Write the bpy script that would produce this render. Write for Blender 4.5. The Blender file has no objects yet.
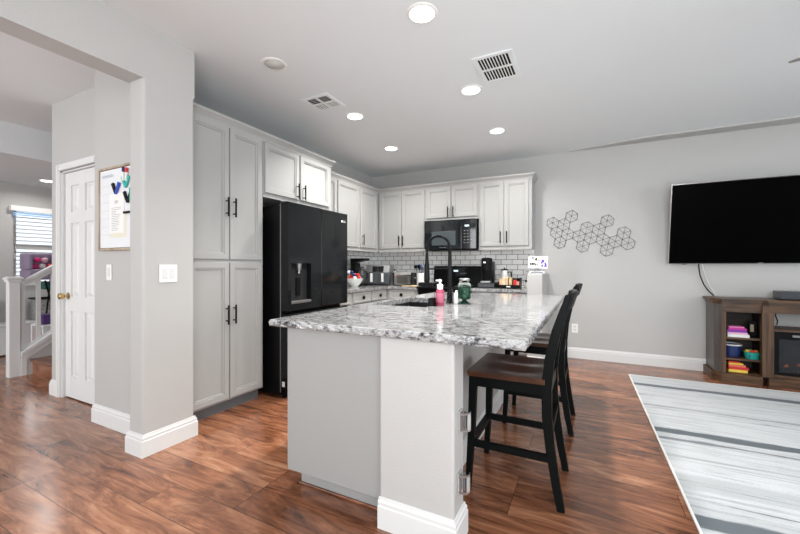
import bpy, bmesh, math, random
from mathutils import Vector, Matrix
random.seed(7)
PI = math.pi
SC = bpy.context.scene
COL = SC.collection

# ------------------------------------------------------------------ camera
TH = math.atan(188/368.0)
cd = bpy.data.cameras.new('camera'); cam = bpy.data.objects.new('camera', cd); COL.objects.link(cam)
cd.sensor_width = 36; cd.lens = 368.0/800*36; cd.clip_start = 0.05
cam.location = (0, 0, 1.2); cam.rotation_euler = (PI/2, 0, TH)
SC.camera = cam
# ------------------------------------------------------------------ view, world, daylight, added fill
vs = SC.view_settings
vs.view_transform = 'Standard'; vs.look = 'None'; vs.gamma = 1; vs.use_curve_mapping = False
vs.exposure = 0.06
w = bpy.data.worlds.new('world'); SC.world = w; w.use_nodes = True
w.node_tree.nodes['Background'].inputs[0].default_value = (0.86, 0.93, 1.0, 1)
w.node_tree.nodes['Background'].inputs[1].default_value = 1.2

def area(name, loc, target, sx, sy, power, color=(1, 1, 1), shape='RECTANGLE', spread=PI):
    l = bpy.data.lights.new(name, 'AREA'); l.shape = shape; l.size = sx
    if shape in ('RECTANGLE', 'ELLIPSE'): l.size_y = sy
    l.energy = power; l.color = color; l.spread = spread
    o = bpy.data.objects.new(name, l); COL.objects.link(o); o.location = loc
    d = Vector(target)-Vector(loc); o.rotation_euler = d.to_track_quat('-Z', 'Y').to_euler()
    return o
area('window_light_rear', (0.6, -2.85, 1.45), (0.6, 5, 1.2), 4.0, 2.1, 36, (0.97, 0.985, 1.0))
area('window_light_right', (4.55, 2.0, 1.45), (-3, 2.4, 1.5), 3.6, 2.1, 70, (0.97, 0.985, 1.0))
area('window_light_hall', (-4.6, -2.85, 1.5), (-4.6, 5, 1.2), 2.6, 2.1, 118, (0.97, 0.985, 1.0))
area('ceiling_fill', (0.9, -0.7, 1.5), (-0.3, 2.0, 3.0), 2.2, 2.2, 86, (0.96, 0.985, 1.0))  # added fill light aimed up to brighten the ceiling; not a lamp of the room
area('window_light_stairs', (-7.75, 2.81, 1.75), (-3, 2.6, 1.3), 1.5, 1.2, 30, (0.97, 0.985, 1.0))

# ------------------------------------------------------------------ materials
MATS = {}
def mat(name, col, rough=0.5, metal=0.0, spec=0.5, bump=0, bscale=60, emit=None, estr=1, alpha=1, trans=0, ior=1.45, coat=0, var=0.0, vscale=4):
    if name in MATS: return MATS[name]
    m = bpy.data.materials.new(name); m.use_nodes = True; MATS[name] = m
    nt = m.node_tree; b = nt.nodes['Principled BSDF']
    b.inputs['Base Color'].default_value = (*col, 1); b.inputs['Roughness'].default_value = rough
    b.inputs['Metallic'].default_value = metal; b.inputs['Specular IOR Level'].default_value = spec
    b.inputs['IOR'].default_value = ior; b.inputs['Transmission Weight'].default_value = trans
    b.inputs['Coat Weight'].default_value = coat
    tc = nt.nodes.new('ShaderNodeTexCoord')
    if var:
        n = nt.nodes.new('ShaderNodeTexNoise'); n.inputs['Scale'].default_value = vscale; n.inputs['Detail'].default_value = 4
        nt.links.new(tc.outputs['Object'], n.inputs['Vector'])
        mx = nt.nodes.new('ShaderNodeMix'); mx.data_type = 'RGBA'
        mx.inputs[6].default_value = (*[c*(1-var) for c in col], 1); mx.inputs[7].default_value = (*[min(1, c*(1+var)) for c in col], 1)
        nt.links.new(n.outputs['Fac'], mx.inputs[0]); nt.links.new(mx.outputs[2], b.inputs['Base Color'])
    if bump:
        n = nt.nodes.new('ShaderNodeTexNoise'); n.inputs['Scale'].default_value = bscale; n.inputs['Detail'].default_value = 3
        nt.links.new(tc.outputs['Object'], n.inputs['Vector'])
        bp = nt.nodes.new('ShaderNodeBump'); bp.inputs['Strength'].default_value = bump; bp.inputs['Distance'].default_value = 0.01
        nt.links.new(n.outputs['Fac'], bp.inputs['Height']); nt.links.new(bp.outputs['Normal'], b.inputs['Normal'])
    if emit:
        b.inputs['Emission Color'].default_value = (*emit, 1); b.inputs['Emission Strength'].default_value = estr
    return m

def s2l(r, g, b):
    f = lambda c: ((c/255+0.055)/1.055)**2.4 if c > 10 else c/255/12.92
    return (f(r), f(g), f(b))

WALL = mat('wall_paint', (0.485, 0.482, 0.470), 0.42, bump=0.22, bscale=230, var=0.015)
CEIL = mat('ceiling_paint', (0.785, 0.815, 0.83), 0.8, bump=0.18, bscale=200, var=0.015)
TRIM = mat('white_trim_paint', (0.70, 0.705, 0.70), 0.4, var=0.01)
CAB = mat('cabinet_paint', (0.38, 0.381, 0.372), 0.42, var=0.015, vscale=8)
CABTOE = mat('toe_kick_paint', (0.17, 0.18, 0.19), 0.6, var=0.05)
ISL = mat('island_panel_paint', (0.33, 0.333, 0.325), 0.35, var=0.01)
BLK = mat('black_metal', (0.006, 0.006, 0.007), 0.35, 0.0, spec=0.15, var=0.1)
BLKP = mat('black_plastic', (0.006, 0.0065, 0.007), 0.35, spec=0.12, var=0.1)
FRID = mat('black_stainless', (0.008, 0.009, 0.010), 0.08, 0.0, 0.28, var=0.08, vscale=2)
FRIDS = mat('fridge_side', (0.004, 0.004, 0.005), 0.3, spec=0.2, var=0.1)
DGLASS = mat('dark_glass', (0.010, 0.012, 0.014), 0.05, spec=0.7, var=0.05)
GREY = mat('grey_metal', (0.30, 0.30, 0.31), 0.35, 0.8, var=0.05)
CHROME = mat('brushed_chrome', (0.62, 0.61, 0.60), 0.22, 1.0, var=0.04)
STEEL = mat('dull_steel', (0.40, 0.40, 0.40), 0.32, 0.9, var=0.06, vscale=20)
BRASS = mat('brass', (0.55, 0.40, 0.18), 0.25, 1.0, var=0.05)
WHITE = mat('white_plastic', (0.82, 0.82, 0.80), 0.35, var=0.01)
DARKVOID = mat('dark_duct', (0.010, 0.010, 0.010), 0.9, var=0.1)
STOOLB = mat('stool_black_paint', (0.005, 0.006, 0.006), 0.35, spec=0.08, var=0.15)
CARTON = mat('charcoal_plastic', (0.05, 0.055, 0.065), 0.3, var=0.1)
PURPLE = mat('lavender_fabric', (0.26, 0.21, 0.30), 0.9, bump=0.3, bscale=200, var=0.08)
DPURP = mat('deep_purple_fabric', (0.07, 0.03, 0.13), 0.9, var=0.1)
PINK = mat('hot_pink_plush', (0.72, 0.05, 0.22), 0.9, bump=0.5, bscale=200, var=0.1)
RED = mat('red_plastic', (0.62, 0.03, 0.03), 0.4, var=0.1)
LEAFW = mat('paper_white', (0.80, 0.80, 0.78), 0.8, var=0.02)
YEL = mat('yellow_card', (0.80, 0.55, 0.05), 0.6, var=0.05)
TEAL = mat('teal_plastic', (0.03, 0.42, 0.36), 0.4, var=0.05)
ORNG = mat('orange_plastic', (0.75, 0.20, 0.04), 0.5, var=0.05)
NAVY = mat('navy_blue', (0.015, 0.03, 0.13), 0.4, var=0.1)
MAGENTA = mat('magenta_cover', (0.50, 0.03, 0.30), 0.4, var=0.05)
VIOLET = mat('violet_cover', (0.22, 0.03, 0.35), 0.4, var=0.05)
INKG = mat('grey_ink', (0.25, 0.27, 0.30), 0.8, var=0.05)
GREENP = mat('green_plastic', (0.02, 0.30, 0.18), 0.4, var=0.05)
TVS = mat('tv_screen', (0.0006, 0.0006, 0.0006), 0.35, spec=0.03, var=0.1)

def nodes_of(name, rough=0.5):
    m = bpy.data.materials.new(name); m.use_nodes = True; MATS[name] = m
    nt = m.node_tree; b = nt.nodes['Principled BSDF']; b.inputs['Roughness'].default_value = rough
    tc = nt.nodes.new('ShaderNodeTexCoord')
    def N(t, **kw):
        n = nt.nodes.new(t)
        for k, v in kw.items():
            if k in n.inputs: n.inputs[k].default_value = v
            else: setattr(n, k, v)
        return n
    return m, nt, b, tc, N, nt.links.new
def ramp(N, stops, interp='LINEAR'):
    r = N('ShaderNodeValToRGB'); e = r.color_ramp; e.interpolation = interp
    while len(e.elements) < len(stops): e.elements.new(0.5)
    for el, (p, c) in zip(e.elements, stops):
        el.position = p; el.color = (*c, 1) if len(c) == 3 else c
    return r

# wood plank floor: planks run along X
def floor_mat():
    m, nt, b, tc, N, L = nodes_of('wood_plank_floor', 0.22)
    mp = N('ShaderNodeMapping'); mp.inputs['Location'].default_value = (0.35, 0.081, 0)
    L(tc.outputs['Object'], mp.inputs['Vector'])
    br = N('ShaderNodeTexBrick'); br.offset = 0.37; br.offset_frequency = 3
    for k, v in {'Scale': 1.0, 'Mortar Size': 0.0016, 'Mortar Smooth': 0.2, 'Bias': 0.0, 'Brick Width': 1.22, 'Row Height': 0.19}.items(): br.inputs[k].default_value = v
    br.inputs['Color1'].default_value = (0, 0, 0, 1); br.inputs['Color2'].default_value = (1, 1, 1, 1); br.inputs['Mortar'].default_value = (0.5, 0.5, 0.5, 1)
    L(mp.outputs[0], br.inputs['Vector'])
    # per-plank offset of the grain
    off = N('ShaderNodeVectorMath', operation='SCALE'); off.inputs['Scale'].default_value = 37.0
    L(br.outputs['Color'], off.inputs[0])
    add = N('ShaderNodeVectorMath', operation='ADD'); L(mp.outputs[0], add.inputs[0]); L(off.outputs[0], add.inputs[1])
    st = N('ShaderNodeMapping'); st.inputs['Scale'].default_value = (2.2, 9.0, 1.0); L(add.outputs[0], st.inputs['Vector'])
    n1 = N('ShaderNodeTexNoise'); n1.inputs['Scale'].default_value = 1.0; n1.inputs['Detail'].default_value = 5; n1.inputs['Roughness'].default_value = 0.66; n1.inputs['Distortion'].default_value = 1.7
    L(st.outputs[0], n1.inputs['Vector'])
    st2 = N('ShaderNodeMapping'); st2.inputs['Scale'].default_value = (2.5, 42.0, 1.0); L(add.outputs[0], st2.inputs['Vector'])
    n2 = N('ShaderNodeTexNoise'); n2.inputs['Scale'].default_value = 1.0; n2.inputs['Detail'].default_value = 5; n2.inputs['Distortion'].default_value = 0.8
    L(st2.outputs[0], n2.inputs['Vector'])
    a1 = N('ShaderNodeMath', operation='MULTIPLY_ADD'); a1.inputs[1].default_value = 0.17; L(br.outputs['Color'], a1.inputs[0])
    m1 = N('ShaderNodeMath', operation='MULTIPLY'); m1.inputs[1].default_value = 0.90; L(n1.outputs['Fac'], m1.inputs[0]); L(m1.outputs[0], a1.inputs[2])
    a2 = N('ShaderNodeMath', operation='MULTIPLY_ADD'); a2.inputs[1].default_value = 0.34; L(n2.outputs['Fac'], a2.inputs[0]); L(a1.outputs[0], a2.inputs[2])
    r = ramp(N, [(0.42, s2l(44, 25, 17)), (0.51, s2l(80, 48, 33)), (0.61, s2l(114, 71, 49)), (0.73, s2l(142, 92, 65)), (0.86, s2l(168, 118, 88)), (1.0, s2l(186, 140, 110))])
    L(a2.outputs[0], r.inputs[0])
    mx = N('ShaderNodeMix', data_type='RGBA'); mx.inputs[7].default_value = (*s2l(60, 34, 24), 1)
    L(br.outputs['Fac'], mx.inputs[0]); L(r.outputs[0], mx.inputs[6]); L(mx.outputs[2], b.inputs['Base Color'])
    rr = N('ShaderNodeMapRange'); rr.inputs['To Min'].default_value = 0.17; rr.inputs['To Max'].default_value = 0.27
    L(n1.outputs['Fac'], rr.inputs['Value']); L(rr.outputs[0], b.inputs['Roughness'])
    bp = N('ShaderNodeBump'); bp.inputs['Strength'].default_value = 0.12; bp.inputs['Distance'].default_value = 0.003
    L(a2.outputs[0], bp.inputs['Height']); L(bp.outputs[0], b.inputs['Normal'])
    b.inputs['Specular IOR Level'].default_value = 0.8
    return m
FLOOR = floor_mat()

def wood_mat(name, dark, mid, light, rough=0.4, sc=(3, 3, 40), dist=0.6):
    m, nt, b, tc, N, L = nodes_of(name, rough)
    mp = N('ShaderNodeMapping'); mp.inputs['Scale'].default_value = sc; L(tc.outputs['Object'], mp.inputs['Vector'])
    n = N('ShaderNodeTexNoise'); n.inputs['Scale'].default_value = 1.0; n.inputs['Detail'].default_value = 5; n.inputs['Distortion'].default_value = dist
    L(mp.outputs[0], n.inputs['Vector'])
    r = ramp(N, [(0.3, dark), (0.5, mid), (0.72, light)]); L(n.outputs['Fac'], r.inputs[0]); L(r.outputs[0], b.inputs['Base Color'])
    return m
STANDW = wood_mat('weathered_brown_wood', s2l(40, 26, 15), s2l(76, 52, 32), s2l(106, 76, 48), 0.45, (3, 30, 30))
STILEW = wood_mat('weathered_brown_stile', s2l(40, 26, 15), s2l(76, 52, 32), s2l(106, 76, 48), 0.45, (40, 30, 2))
STANDWX = wood_mat('weathered_brown_top', s2l(48, 32, 20), s2l(82, 58, 38), s2l(112, 82, 54), 0.4, (2, 40, 20))
STANDSIDE = wood_mat('grey_brown_side', s2l(62, 57, 55), s2l(80, 75, 73), s2l(94, 89, 87), 0.35, (20, 30, 2))
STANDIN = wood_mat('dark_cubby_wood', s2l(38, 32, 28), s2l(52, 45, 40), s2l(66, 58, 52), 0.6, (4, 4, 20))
SEATW = wood_mat('stool_seat_wood', s2l(44, 22, 14), s2l(72, 38, 24), s2l(104, 60, 38), 0.22, (3, 26, 8), 0.8)
SEATE = wood_mat('stool_seat_edge', s2l(40, 21, 14), s2l(66, 38, 25), s2l(112, 70, 44), 0.3, (3, 26, 8), 0.8)
TREAD = wood_mat('stair_tread_wood', s2l(80, 46, 32), s2l(124, 76, 54), s2l(160, 108, 80), 0.25, (3, 26, 8), 0.8)
CASEW = wood_mat('stained_frame_wood', s2l(140, 124, 104), s2l(170, 152, 130), s2l(190, 172, 150), 0.5, (20, 20, 4))

def granite_mat():
    m, nt, b, tc, N, L = nodes_of('granite', 0.10)
    mp = N('ShaderNodeMapping'); mp.inputs['Rotation'].default_value = (0, 0, -0.12); mp.inputs['Scale'].default_value = (1.0, 2.4, 1.6)
    L(tc.outputs['Object'], mp.inputs['Vector'])
    n1 = N('ShaderNodeTexNoise'); n1.inputs['Scale'].default_value = 14; n1.inputs['Detail'].default_value = 10; n1.inputs['Roughness'].default_value = 0.72; n1.inputs['Distortion'].default_value = 1.3
    L(mp.outputs[0], n1.inputs['Vector'])
    n2 = N('ShaderNodeTexNoise'); n2.inputs['Scale'].default_value = 38; n2.inputs['Detail'].default_value = 6; n2.inputs['Roughness'].default_value = 0.7
    L(mp.outputs[0], n2.inputs['Vector'])
    ad = N('ShaderNodeMath', operation='MULTIPLY_ADD'); ad.inputs[1].default_value = 0.50; L(n2.outputs['Fac'], ad.inputs[0])
    mu = N('ShaderNodeMath', operation='MULTIPLY'); mu.inputs[1].default_value = 0.62; L(n1.outputs['Fac'], mu.inputs[0]); L(mu.outputs[0], ad.inputs[2])
    r = ramp(N, [(0.43, s2l(14, 14, 17)), (0.48, s2l(74, 74, 78)), (0.53, s2l(136, 136, 138)), (0.58, s2l(182, 182, 180)), (0.63, s2l(142, 144, 147)), (0.70, s2l(200, 200, 198))])
    L(ad.outputs[0], r.inputs[0])
    # thin dark flowing veins
    mv = N('ShaderNodeMapping'); mv.inputs['Rotation'].default_value = (0, 0, -0.25); mv.inputs['Scale'].default_value = (0.8, 2.6, 1.6); L(tc.outputs['Object'], mv.inputs['Vector'])
    n3 = N('ShaderNodeTexNoise'); n3.inputs['Scale'].default_value = 4.5; n3.inputs['Detail'].default_value = 9; n3.inputs['Roughness'].default_value = 0.7; n3.inputs['Distortion'].default_value = 1.6; L(mv.outputs[0], n3.inputs['Vector'])
    sb = N('ShaderNodeMath', operation='SUBTRACT'); sb.inputs[1].default_value = 0.5; L(n3.outputs['Fac'], sb.inputs[0])
    ab = N('ShaderNodeMath', operation='ABSOLUTE'); L(sb.outputs[0], ab.inputs[0])
    vr = ramp(N, [(0.0, (.12, .12, .13)), (0.012, (.45, .45, .46)), (0.035, (1, 1, 1))]); L(ab.outputs[0], vr.inputs[0])
    mm = N('ShaderNodeMix', data_type='RGBA', blend_type='MULTIPLY'); mm.inputs[0].default_value = 0.8; L(r.outputs[0], mm.inputs[6]); L(vr.outputs[0], mm.inputs[7])
    L(mm.outputs[2], b.inputs['Base Color'])
    return m
GRAN = granite_mat()

def tile_mat():
    m, nt, b, tc, N, L = nodes_of('subway_tile', 0.15)
    sx = N('ShaderNodeSeparateXYZ'); L(tc.outputs['Object'], sx.inputs[0])
    sm = N('ShaderNodeMath', operation='ADD'); L(sx.outputs['X'], sm.inputs[0]); L(sx.outputs['Y'], sm.inputs[1])
    cx = N('ShaderNodeCombineXYZ'); L(sm.outputs[0], cx.inputs['X']); L(sx.outputs['Z'], cx.inputs['Y'])
    br = N('ShaderNodeTexBrick'); br.offset = 0.5
    for k, v in {'Scale': 1.0, 'Mortar Size': 0.0035, 'Mortar Smooth': 0.1, 'Brick Width': 0.152, 'Row Height': 0.0725}.items(): br.inputs[k].default_value = v
    br.inputs['Color1'].default_value = (*s2l(250, 250, 248), 1); br.inputs['Color2'].default_value = (*s2l(240, 240, 238), 1); br.inputs['Mortar'].default_value = (*s2l(104, 102, 100), 1)
    L(cx.outputs[0], br.inputs['Vector']); L(br.outputs['Color'], b.inputs['Base Color'])
    bp = N('ShaderNodeBump'); bp.invert = True; bp.inputs['Strength'].default_value = 0.5; bp.inputs['Distance'].default_value = 0.003
    L(br.outputs['Fac'], bp.inputs['Height']); L(bp.outputs[0], b.inputs['Normal'])
    return m
TILE = tile_mat()

RUG_Y0, RUG_Y1 = 0.9, 4.795
def rug_mat():
    m, nt, b, tc, N, L = nodes_of('striped_rug', 0.95)
    mp = N('ShaderNodeMapping'); mp.inputs['Scale'].default_value = (2.0, 14.0, 1); L(tc.outputs['Object'], mp.inputs['Vector'])
    n0 = N('ShaderNodeTexNoise'); n0.inputs['Scale'].default_value = 1.0; n0.inputs['Detail'].default_value = 8; n0.inputs['Roughness'].default_value = 0.75; L(mp.outputs[0], n0.inputs['Vector'])
    sx = N('ShaderNodeSeparateXYZ'); L(tc.outputs['Object'], sx.inputs[0])
    dj = N('ShaderNodeMath', operation='MULTIPLY_ADD'); dj.inputs[1].default_value = 0.10; dj.inputs[2].default_value = -0.05; L(n0.outputs['Fac'], dj.inputs[0])
    yy = N('ShaderNodeMath', operation='ADD'); L(sx.outputs['Y'], yy.inputs[0]); L(dj.outputs[0], yy.inputs[1])
    nz = N('ShaderNodeMapRange'); nz.inputs['From Min'].default_value = RUG_Y0; nz.inputs['From Max'].default_value = RUG_Y1; L(yy.outputs[0], nz.inputs['Value'])
    f = lambda y: (y-RUG_Y0)/(RUG_Y1-RUG_Y0)
    W = (1, 1, 1); D = (0.0, 0.0, 0.0)
    st = []
    g = lambda v: (v, v, v)
    st = [(0, g(.95)), (f(1.50), g(.95)), (f(1.51), g(.15)), (f(1.60), g(.15)), (f(1.62), g(.95)),
          (f(2.115), g(.93)), (f(2.125), g(.06)), (f(2.225), g(.06)), (f(2.235), g(.82)),
          (f(2.46), g(1)), (f(2.47), g(.80)), (f(2.62), g(.82)), (f(2.63), g(1)), (f(2.86), g(.97)), (f(2.865), g(.5)), (f(2.88), g(.97)),
          (f(3.115), g(.97)), (f(3.12), g(.2)), (f(3.145), g(.2)), (f(3.15), g(.95)), (f(3.215), g(.95)), (f(3.22), g(.05)), (f(3.305), g(.05)), (f(3.31), g(.96)),
          (f(3.80), g(.97)), (f(3.805), g(.40)), (f(3.840), g(.97)), (f(4.395), g(.93)), (f(4.40), g(.08)), (f(4.475), g(.08)), (f(4.48), g(.93)), (1.0, g(.96))]
    r = ramp(N, st[:32]); L(nz.outputs[0], r.inputs[0])
    mp2 = N('ShaderNodeMapping'); mp2.inputs['Scale'].default_value = (0.9, 34, 1); L(tc.outputs['Object'], mp2.inputs['Vector'])
    n2 = N('ShaderNodeTexNoise'); n2.inputs['Scale'].default_value = 1.0; n2.inputs['Detail'].default_value = 6; n2.inputs['Roughness'].default_value = 0.65; L(mp2.outputs[0], n2.inputs['Vector'])
    r2 = ramp(N, [(0.31, g(0.05)), (0.35, g(0.75)), (0.46, g(1.0)), (0.54, g(1.0)), (0.62, g(0.72)), (0.72, g(.9))]); L(n2.outputs['Fac'], r2.inputs[0])
    mp4 = N('ShaderNodeMapping'); mp4.inputs['Scale'].default_value = (1.1, 15, 1); mp4.inputs['Location'].default_value = (3, 7, 0); L(tc.outputs['Object'], mp4.inputs['Vector'])
    n4 = N('ShaderNodeTexNoise'); n4.inputs['Scale'].default_value = 1.0; n4.inputs['Detail'].default_value = 9; n4.inputs['Roughness'].default_value = 0.78; L(mp4.outputs[0], n4.inputs['Vector'])
    r4 = ramp(N, [(0.33, g(0.15)), (0.37, g(0.62)), (0.41, g(1.0)), (0.58, g(1.0)), (0.60, g(0.78)), (0.68, g(.70))]); L(n4.outputs['Fac'], r4.inputs[0])
    m4 = N('ShaderNodeMix', data_type='RGBA', blend_type='MULTIPLY'); m4.inputs[0].default_value = 1; L(r2.outputs[0], m4.inputs[6]); L(r4.outputs[0], m4.inputs[7])
    n3 = N('ShaderNodeTexNoise'); n3.inputs['Scale'].default_value = 90; n3.inputs['Detail'].default_value = 3; L(tc.outputs['Object'], n3.inputs['Vector'])
    r3 = ramp(N, [(0.30, g(0.85)), (0.5, g(1.0))]); L(n3.outputs['Fac'], r3.inputs[0])
    mm = N('ShaderNodeMix', data_type='RGBA', blend_type='MULTIPLY'); mm.inputs[0].default_value = 1; L(r.outputs[0], mm.inputs[6]); L(m4.outputs[2], mm.inputs[7])
    m3 = N('ShaderNodeMix', data_type='RGBA', blend_type='MULTIPLY'); m3.inputs[0].default_value = 0.7; L(mm.outputs[2], m3.inputs[6]); L(r3.outputs[0], m3.inputs[7])
    fr = ramp(N, [(0.0, s2l(84, 92, 98)), (0.35, s2l(136, 140, 144)), (0.75, s2l(172, 176, 178)), (1.0, s2l(200, 203, 205))]); L(m3.outputs[2], fr.inputs[0])
    L(fr.outputs[0], b.inputs['Base Color'])
    return m
RUG = rug_mat()

# ------------------------------------------------------------------ mesh builder
class MB:
    def __init__(s): s.bm = bmesh.new()
    def box(s, x0, y0, z0, x1, y1, z1, bev=0.0, rz=0.0):
        if x1 < x0: x0, x1 = x1, x0
        if y1 < y0: y0, y1 = y1, y0
        if z1 < z0: z0, z1 = z1, z0
        r = bmesh.ops.create_cube(s.bm, size=1)['verts']
        bmesh.ops.scale(s.bm, vec=(x1-x0, y1-y0, z1-z0), verts=r)
        c = Vector(((x0+x1)/2, (y0+y1)/2, (z0+z1)/2))
        if rz: bmesh.ops.rotate(s.bm, cent=(0, 0, 0), matrix=Matrix.Rotation(rz, 3, 'Z'), verts=r)
        bmesh.ops.translate(s.bm, vec=c, verts=r)
        if bev:
            ed = list({e for v in r for e in v.link_edges})
            bmesh.ops.bevel(s.bm, geom=ed, offset=bev, segments=2, affect='EDGES', profile=0.5)
        return s
    def quad(s, pts):
        s.bm.faces.new([s.bm.verts.new(p) for p in pts]); return s
    def prism(s, pts, vec, cap=True):
        a = [s.bm.verts.new(p) for p in pts]; b = [s.bm.verts.new(Vector(p)+Vector(vec)) for p in pts]
        n = len(a)
        for i in range(n): s.bm.faces.new([a[i], a[(i+1) % n], b[(i+1) % n], b[i]])
        if cap: s.bm.faces.new(a[::-1]); s.bm.faces.new(b)
        return s
    def cyl(s, p0, p1, r0, r1=None, seg=20, cap=True):
        r1 = r0 if r1 is None else r1
        return s.tube([p0, p1], [r0, r1], seg, cap)
    def tube(s, pts, r, seg=12, cap=True, up=None):
        pts = [Vector(p) for p in pts]; n = len(pts)
        rs = r if isinstance(r, (list, tuple)) else [r]*n
        rings = []; ref = None
        for i, p in enumerate(pts):
            t = (pts[min(i+1, n-1)]-pts[max(i-1, 0)]).normalized()
            if ref is None:
                ref = Vector((0, 0, 1)) if abs(t.z) < 0.9 else Vector((1, 0, 0))
            a = t.cross(ref); a = a.normalized() if a.length > 1e-6 else t.orthogonal().normalized()
            bb = t.cross(a).normalized(); ref = a.cross(t)
            rings.append([s.bm.verts.new(p+(a*math.cos(2*PI*k/seg)+bb*math.sin(2*PI*k/seg))*rs[i]) for k in range(seg)])
        for i in range(n-1):
            for k in range(seg):
                s.bm.faces.new([rings[i][k], rings[i][(k+1) % seg], rings[i+1][(k+1) % seg], rings[i+1][k]])
        if cap: s.bm.faces.new(rings[0][::-1]); s.bm.faces.new(rings[-1])
        return s
    def sweep(s, pts, w, d, taper=None):
        """square section bar through pts lying in one XZ plane: w across Y, d in plane"""
        pts = [Vector(p) for p in pts]; n = len(pts); rings = []
        for i, p in enumerate(pts):
            t = (pts[min(i+1, n-1)]-pts[max(i-1, 0)]).normalized()
            nn = Vector((-t.z, 0, t.x)); k = 1 if taper is None else taper[i]
            rings.append([s.bm.verts.new(p+Vector((0, sy*w/2*k, 0))+nn*sn*d/2*k) for sy, sn in ((-1, -1), (1, -1), (1, 1), (-1, 1))])
        for i in range(n-1):
            for k in range(4): s.bm.faces.new([rings[i][k], rings[i][(k+1) % 4], rings[i+1][(k+1) % 4], rings[i+1][k]])
        s.bm.faces.new(rings[0][::-1]); s.bm.faces.new(rings[-1])
        return s
    def lathe(s, prof, c, seg=28, axis='z', ring_only=False):
        rings = []
        for (r, h) in prof:
            ring = []
            for k in range(seg):
                a = 2*PI*k/seg; u, v = max(r, 1e-4)*math.cos(a), max(r, 1e-4)*math.sin(a)
                p = (u, v, h) if axis == 'z' else ((u, h, v) if axis == 'y' else (h, u, v))
                ring.append(s.bm.verts.new(Vector(c)+Vector(p)))
            rings.append(ring)
        for i in range(len(rings)-1):
            for k in range(seg): s.bm.faces.new([rings[i][k], rings[i][(k+1) % seg], rings[i+1][(k+1) % seg], rings[i+1][k]])
        if ring_only:
            for k in range(seg): s.bm.faces.new([rings[-1][k], rings[-1][(k+1) % seg], rings[0][(k+1) % seg], rings[0][k]])
        else: s.bm.faces.new(rings[0][::-1]); s.bm.faces.new(rings[-1])
        return s
    def ball(s, c, r, sc=(1, 1, 1), sub=2):
        v = bmesh.ops.create_icosphere(s.bm, subdivisions=sub, radius=r)['verts']
        bmesh.ops.scale(s.bm, vec=sc, verts=v); bmesh.ops.translate(s.bm, vec=c, verts=v)
        return s
    def panel(s, o, U, V, Nn, w, h, t, rings):
        """slab whose front face steps through rings [(inset, depth)]"""
        o, U, V, Nn = Vector(o), Vector(U), Vector(V), Vector(Nn)
        def ring(i, d): return [s.bm.verts.new(o+U*a+V*b+Nn*d) for a, b in ((i, i), (w-i, i), (w-i, h-i), (i, h-i))]
        back = ring(0, 0); s.bm.faces.new(back[::-1]); prev = back
        for i, d in rings:
            cur = ring(i, d)
            for k in range(4): s.bm.faces.new([prev[k], prev[(k+1) % 4], cur[(k+1) % 4], cur[k]])
            prev = cur
        s.bm.faces.new(prev)
        return s
    def build(s, name, m, parent=None, smooth=False, loc=None, autosmooth=None):
        bmesh.ops.recalc_face_normals(s.bm, faces=s.bm.faces)
        if parent is not None: base = wloc(parent)
        elif loc is not None: base = Vector(loc)
        else: base = Vector((0, 0, 0))
        bmesh.ops.translate(s.bm, vec=-base, verts=s.bm.verts)
        me = bpy.data.meshes.new(name); s.bm.to_mesh(me); s.bm.free()
        for p in me.polygons: p.use_smooth = smooth
        o = bpy.data.objects.new(name, me); COL.objects.link(o); me.materials.append(m)
        if parent is not None: o.parent = parent
        else: o.location = base
        if smooth:
            try: me.set_sharp_from_angle(angle=math.radians(40))
            except Exception: pass
        return o
def wloc(o):
    v = Vector((0, 0, 0))
    while o is not None: v = v+Vector(o.location); o = o.parent
    return v
def tag(o, label=None, cat=None, group=None, kind=None):
    for k, v in (('label', label), ('category', cat), ('group', group), ('kind', kind)):
        if v: o[k] = v
    return o
def thing(name, loc, label, cat, group=None):
    o = bpy.data.objects.new(name, None); COL.objects.link(o); o.location = loc; o.empty_display_size = 0.1
    return tag(o, label, cat, group)
def struct(name, mb, m, smooth=False): return tag(mb.build(name, m, smooth=smooth), kind='structure')
def copy_tree(o, parent=None):
    c = o.copy(); COL.objects.link(c); c.parent = parent
    for ch in list(o.children): copy_tree(ch, c)
    return c
def text(name, body, size, loc, rot, m, parent, depth=0.0005):
    cu = bpy.data.curves.new('t', 'FONT'); cu.body = body; cu.size = size; cu.extrude = depth; cu.align_x = 'CENTER'; cu.align_y = 'CENTER'
    to = bpy.data.objects.new('t', cu); COL.objects.link(to)
    me = bpy.data.meshes.new_from_object(to.evaluated_get(bpy.context.evaluated_depsgraph_get()))
    bpy.data.objects.remove(to); bpy.data.curves.remove(cu)
    me.materials.clear(); me.materials.append(m)
    o = bpy.data.objects.new(name, me); COL.objects.link(o); o.parent = parent
    o.location = Vector(loc)-wloc(parent); o.rotation_euler = rot
    return o

# ------------------------------------------------------------------ the setting
YB = 5.376; XL = -3.27; ZC = 2.73
XR, YR, XF = 4.65, -2.95, -7.3
struct('floor', MB().box(XF-.1, YR-.1, -0.05, XR+.1, 6.2, 0.0), FLOOR)
struct('ceiling', MB().box(-5.46, YR, ZC, XR, 6.2, ZC+.1), CEIL)
struct('ceiling_stair_hall', MB().box(XF, YR, 2.40, -5.46, 6.2, 2.83), CEIL)
struct('wall_back', MB().box(XL-.1, YB, 0, XR+.1, YB+.12, ZC), WALL)
struct('wall_left', MB().box(XL-.1, 1.60, 0, XL, YB, ZC), WALL)
struct('trim_1', MB().prism([(-0.25, YB, ZC-.0005), (0.6, 5.15, ZC-.016), (XR, 5.13, ZC-.020), (XR, YB, ZC-.020)], (0, 0, .02)), WALL)          # thin wall-coloured wedge under the ceiling along the back wall
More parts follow.
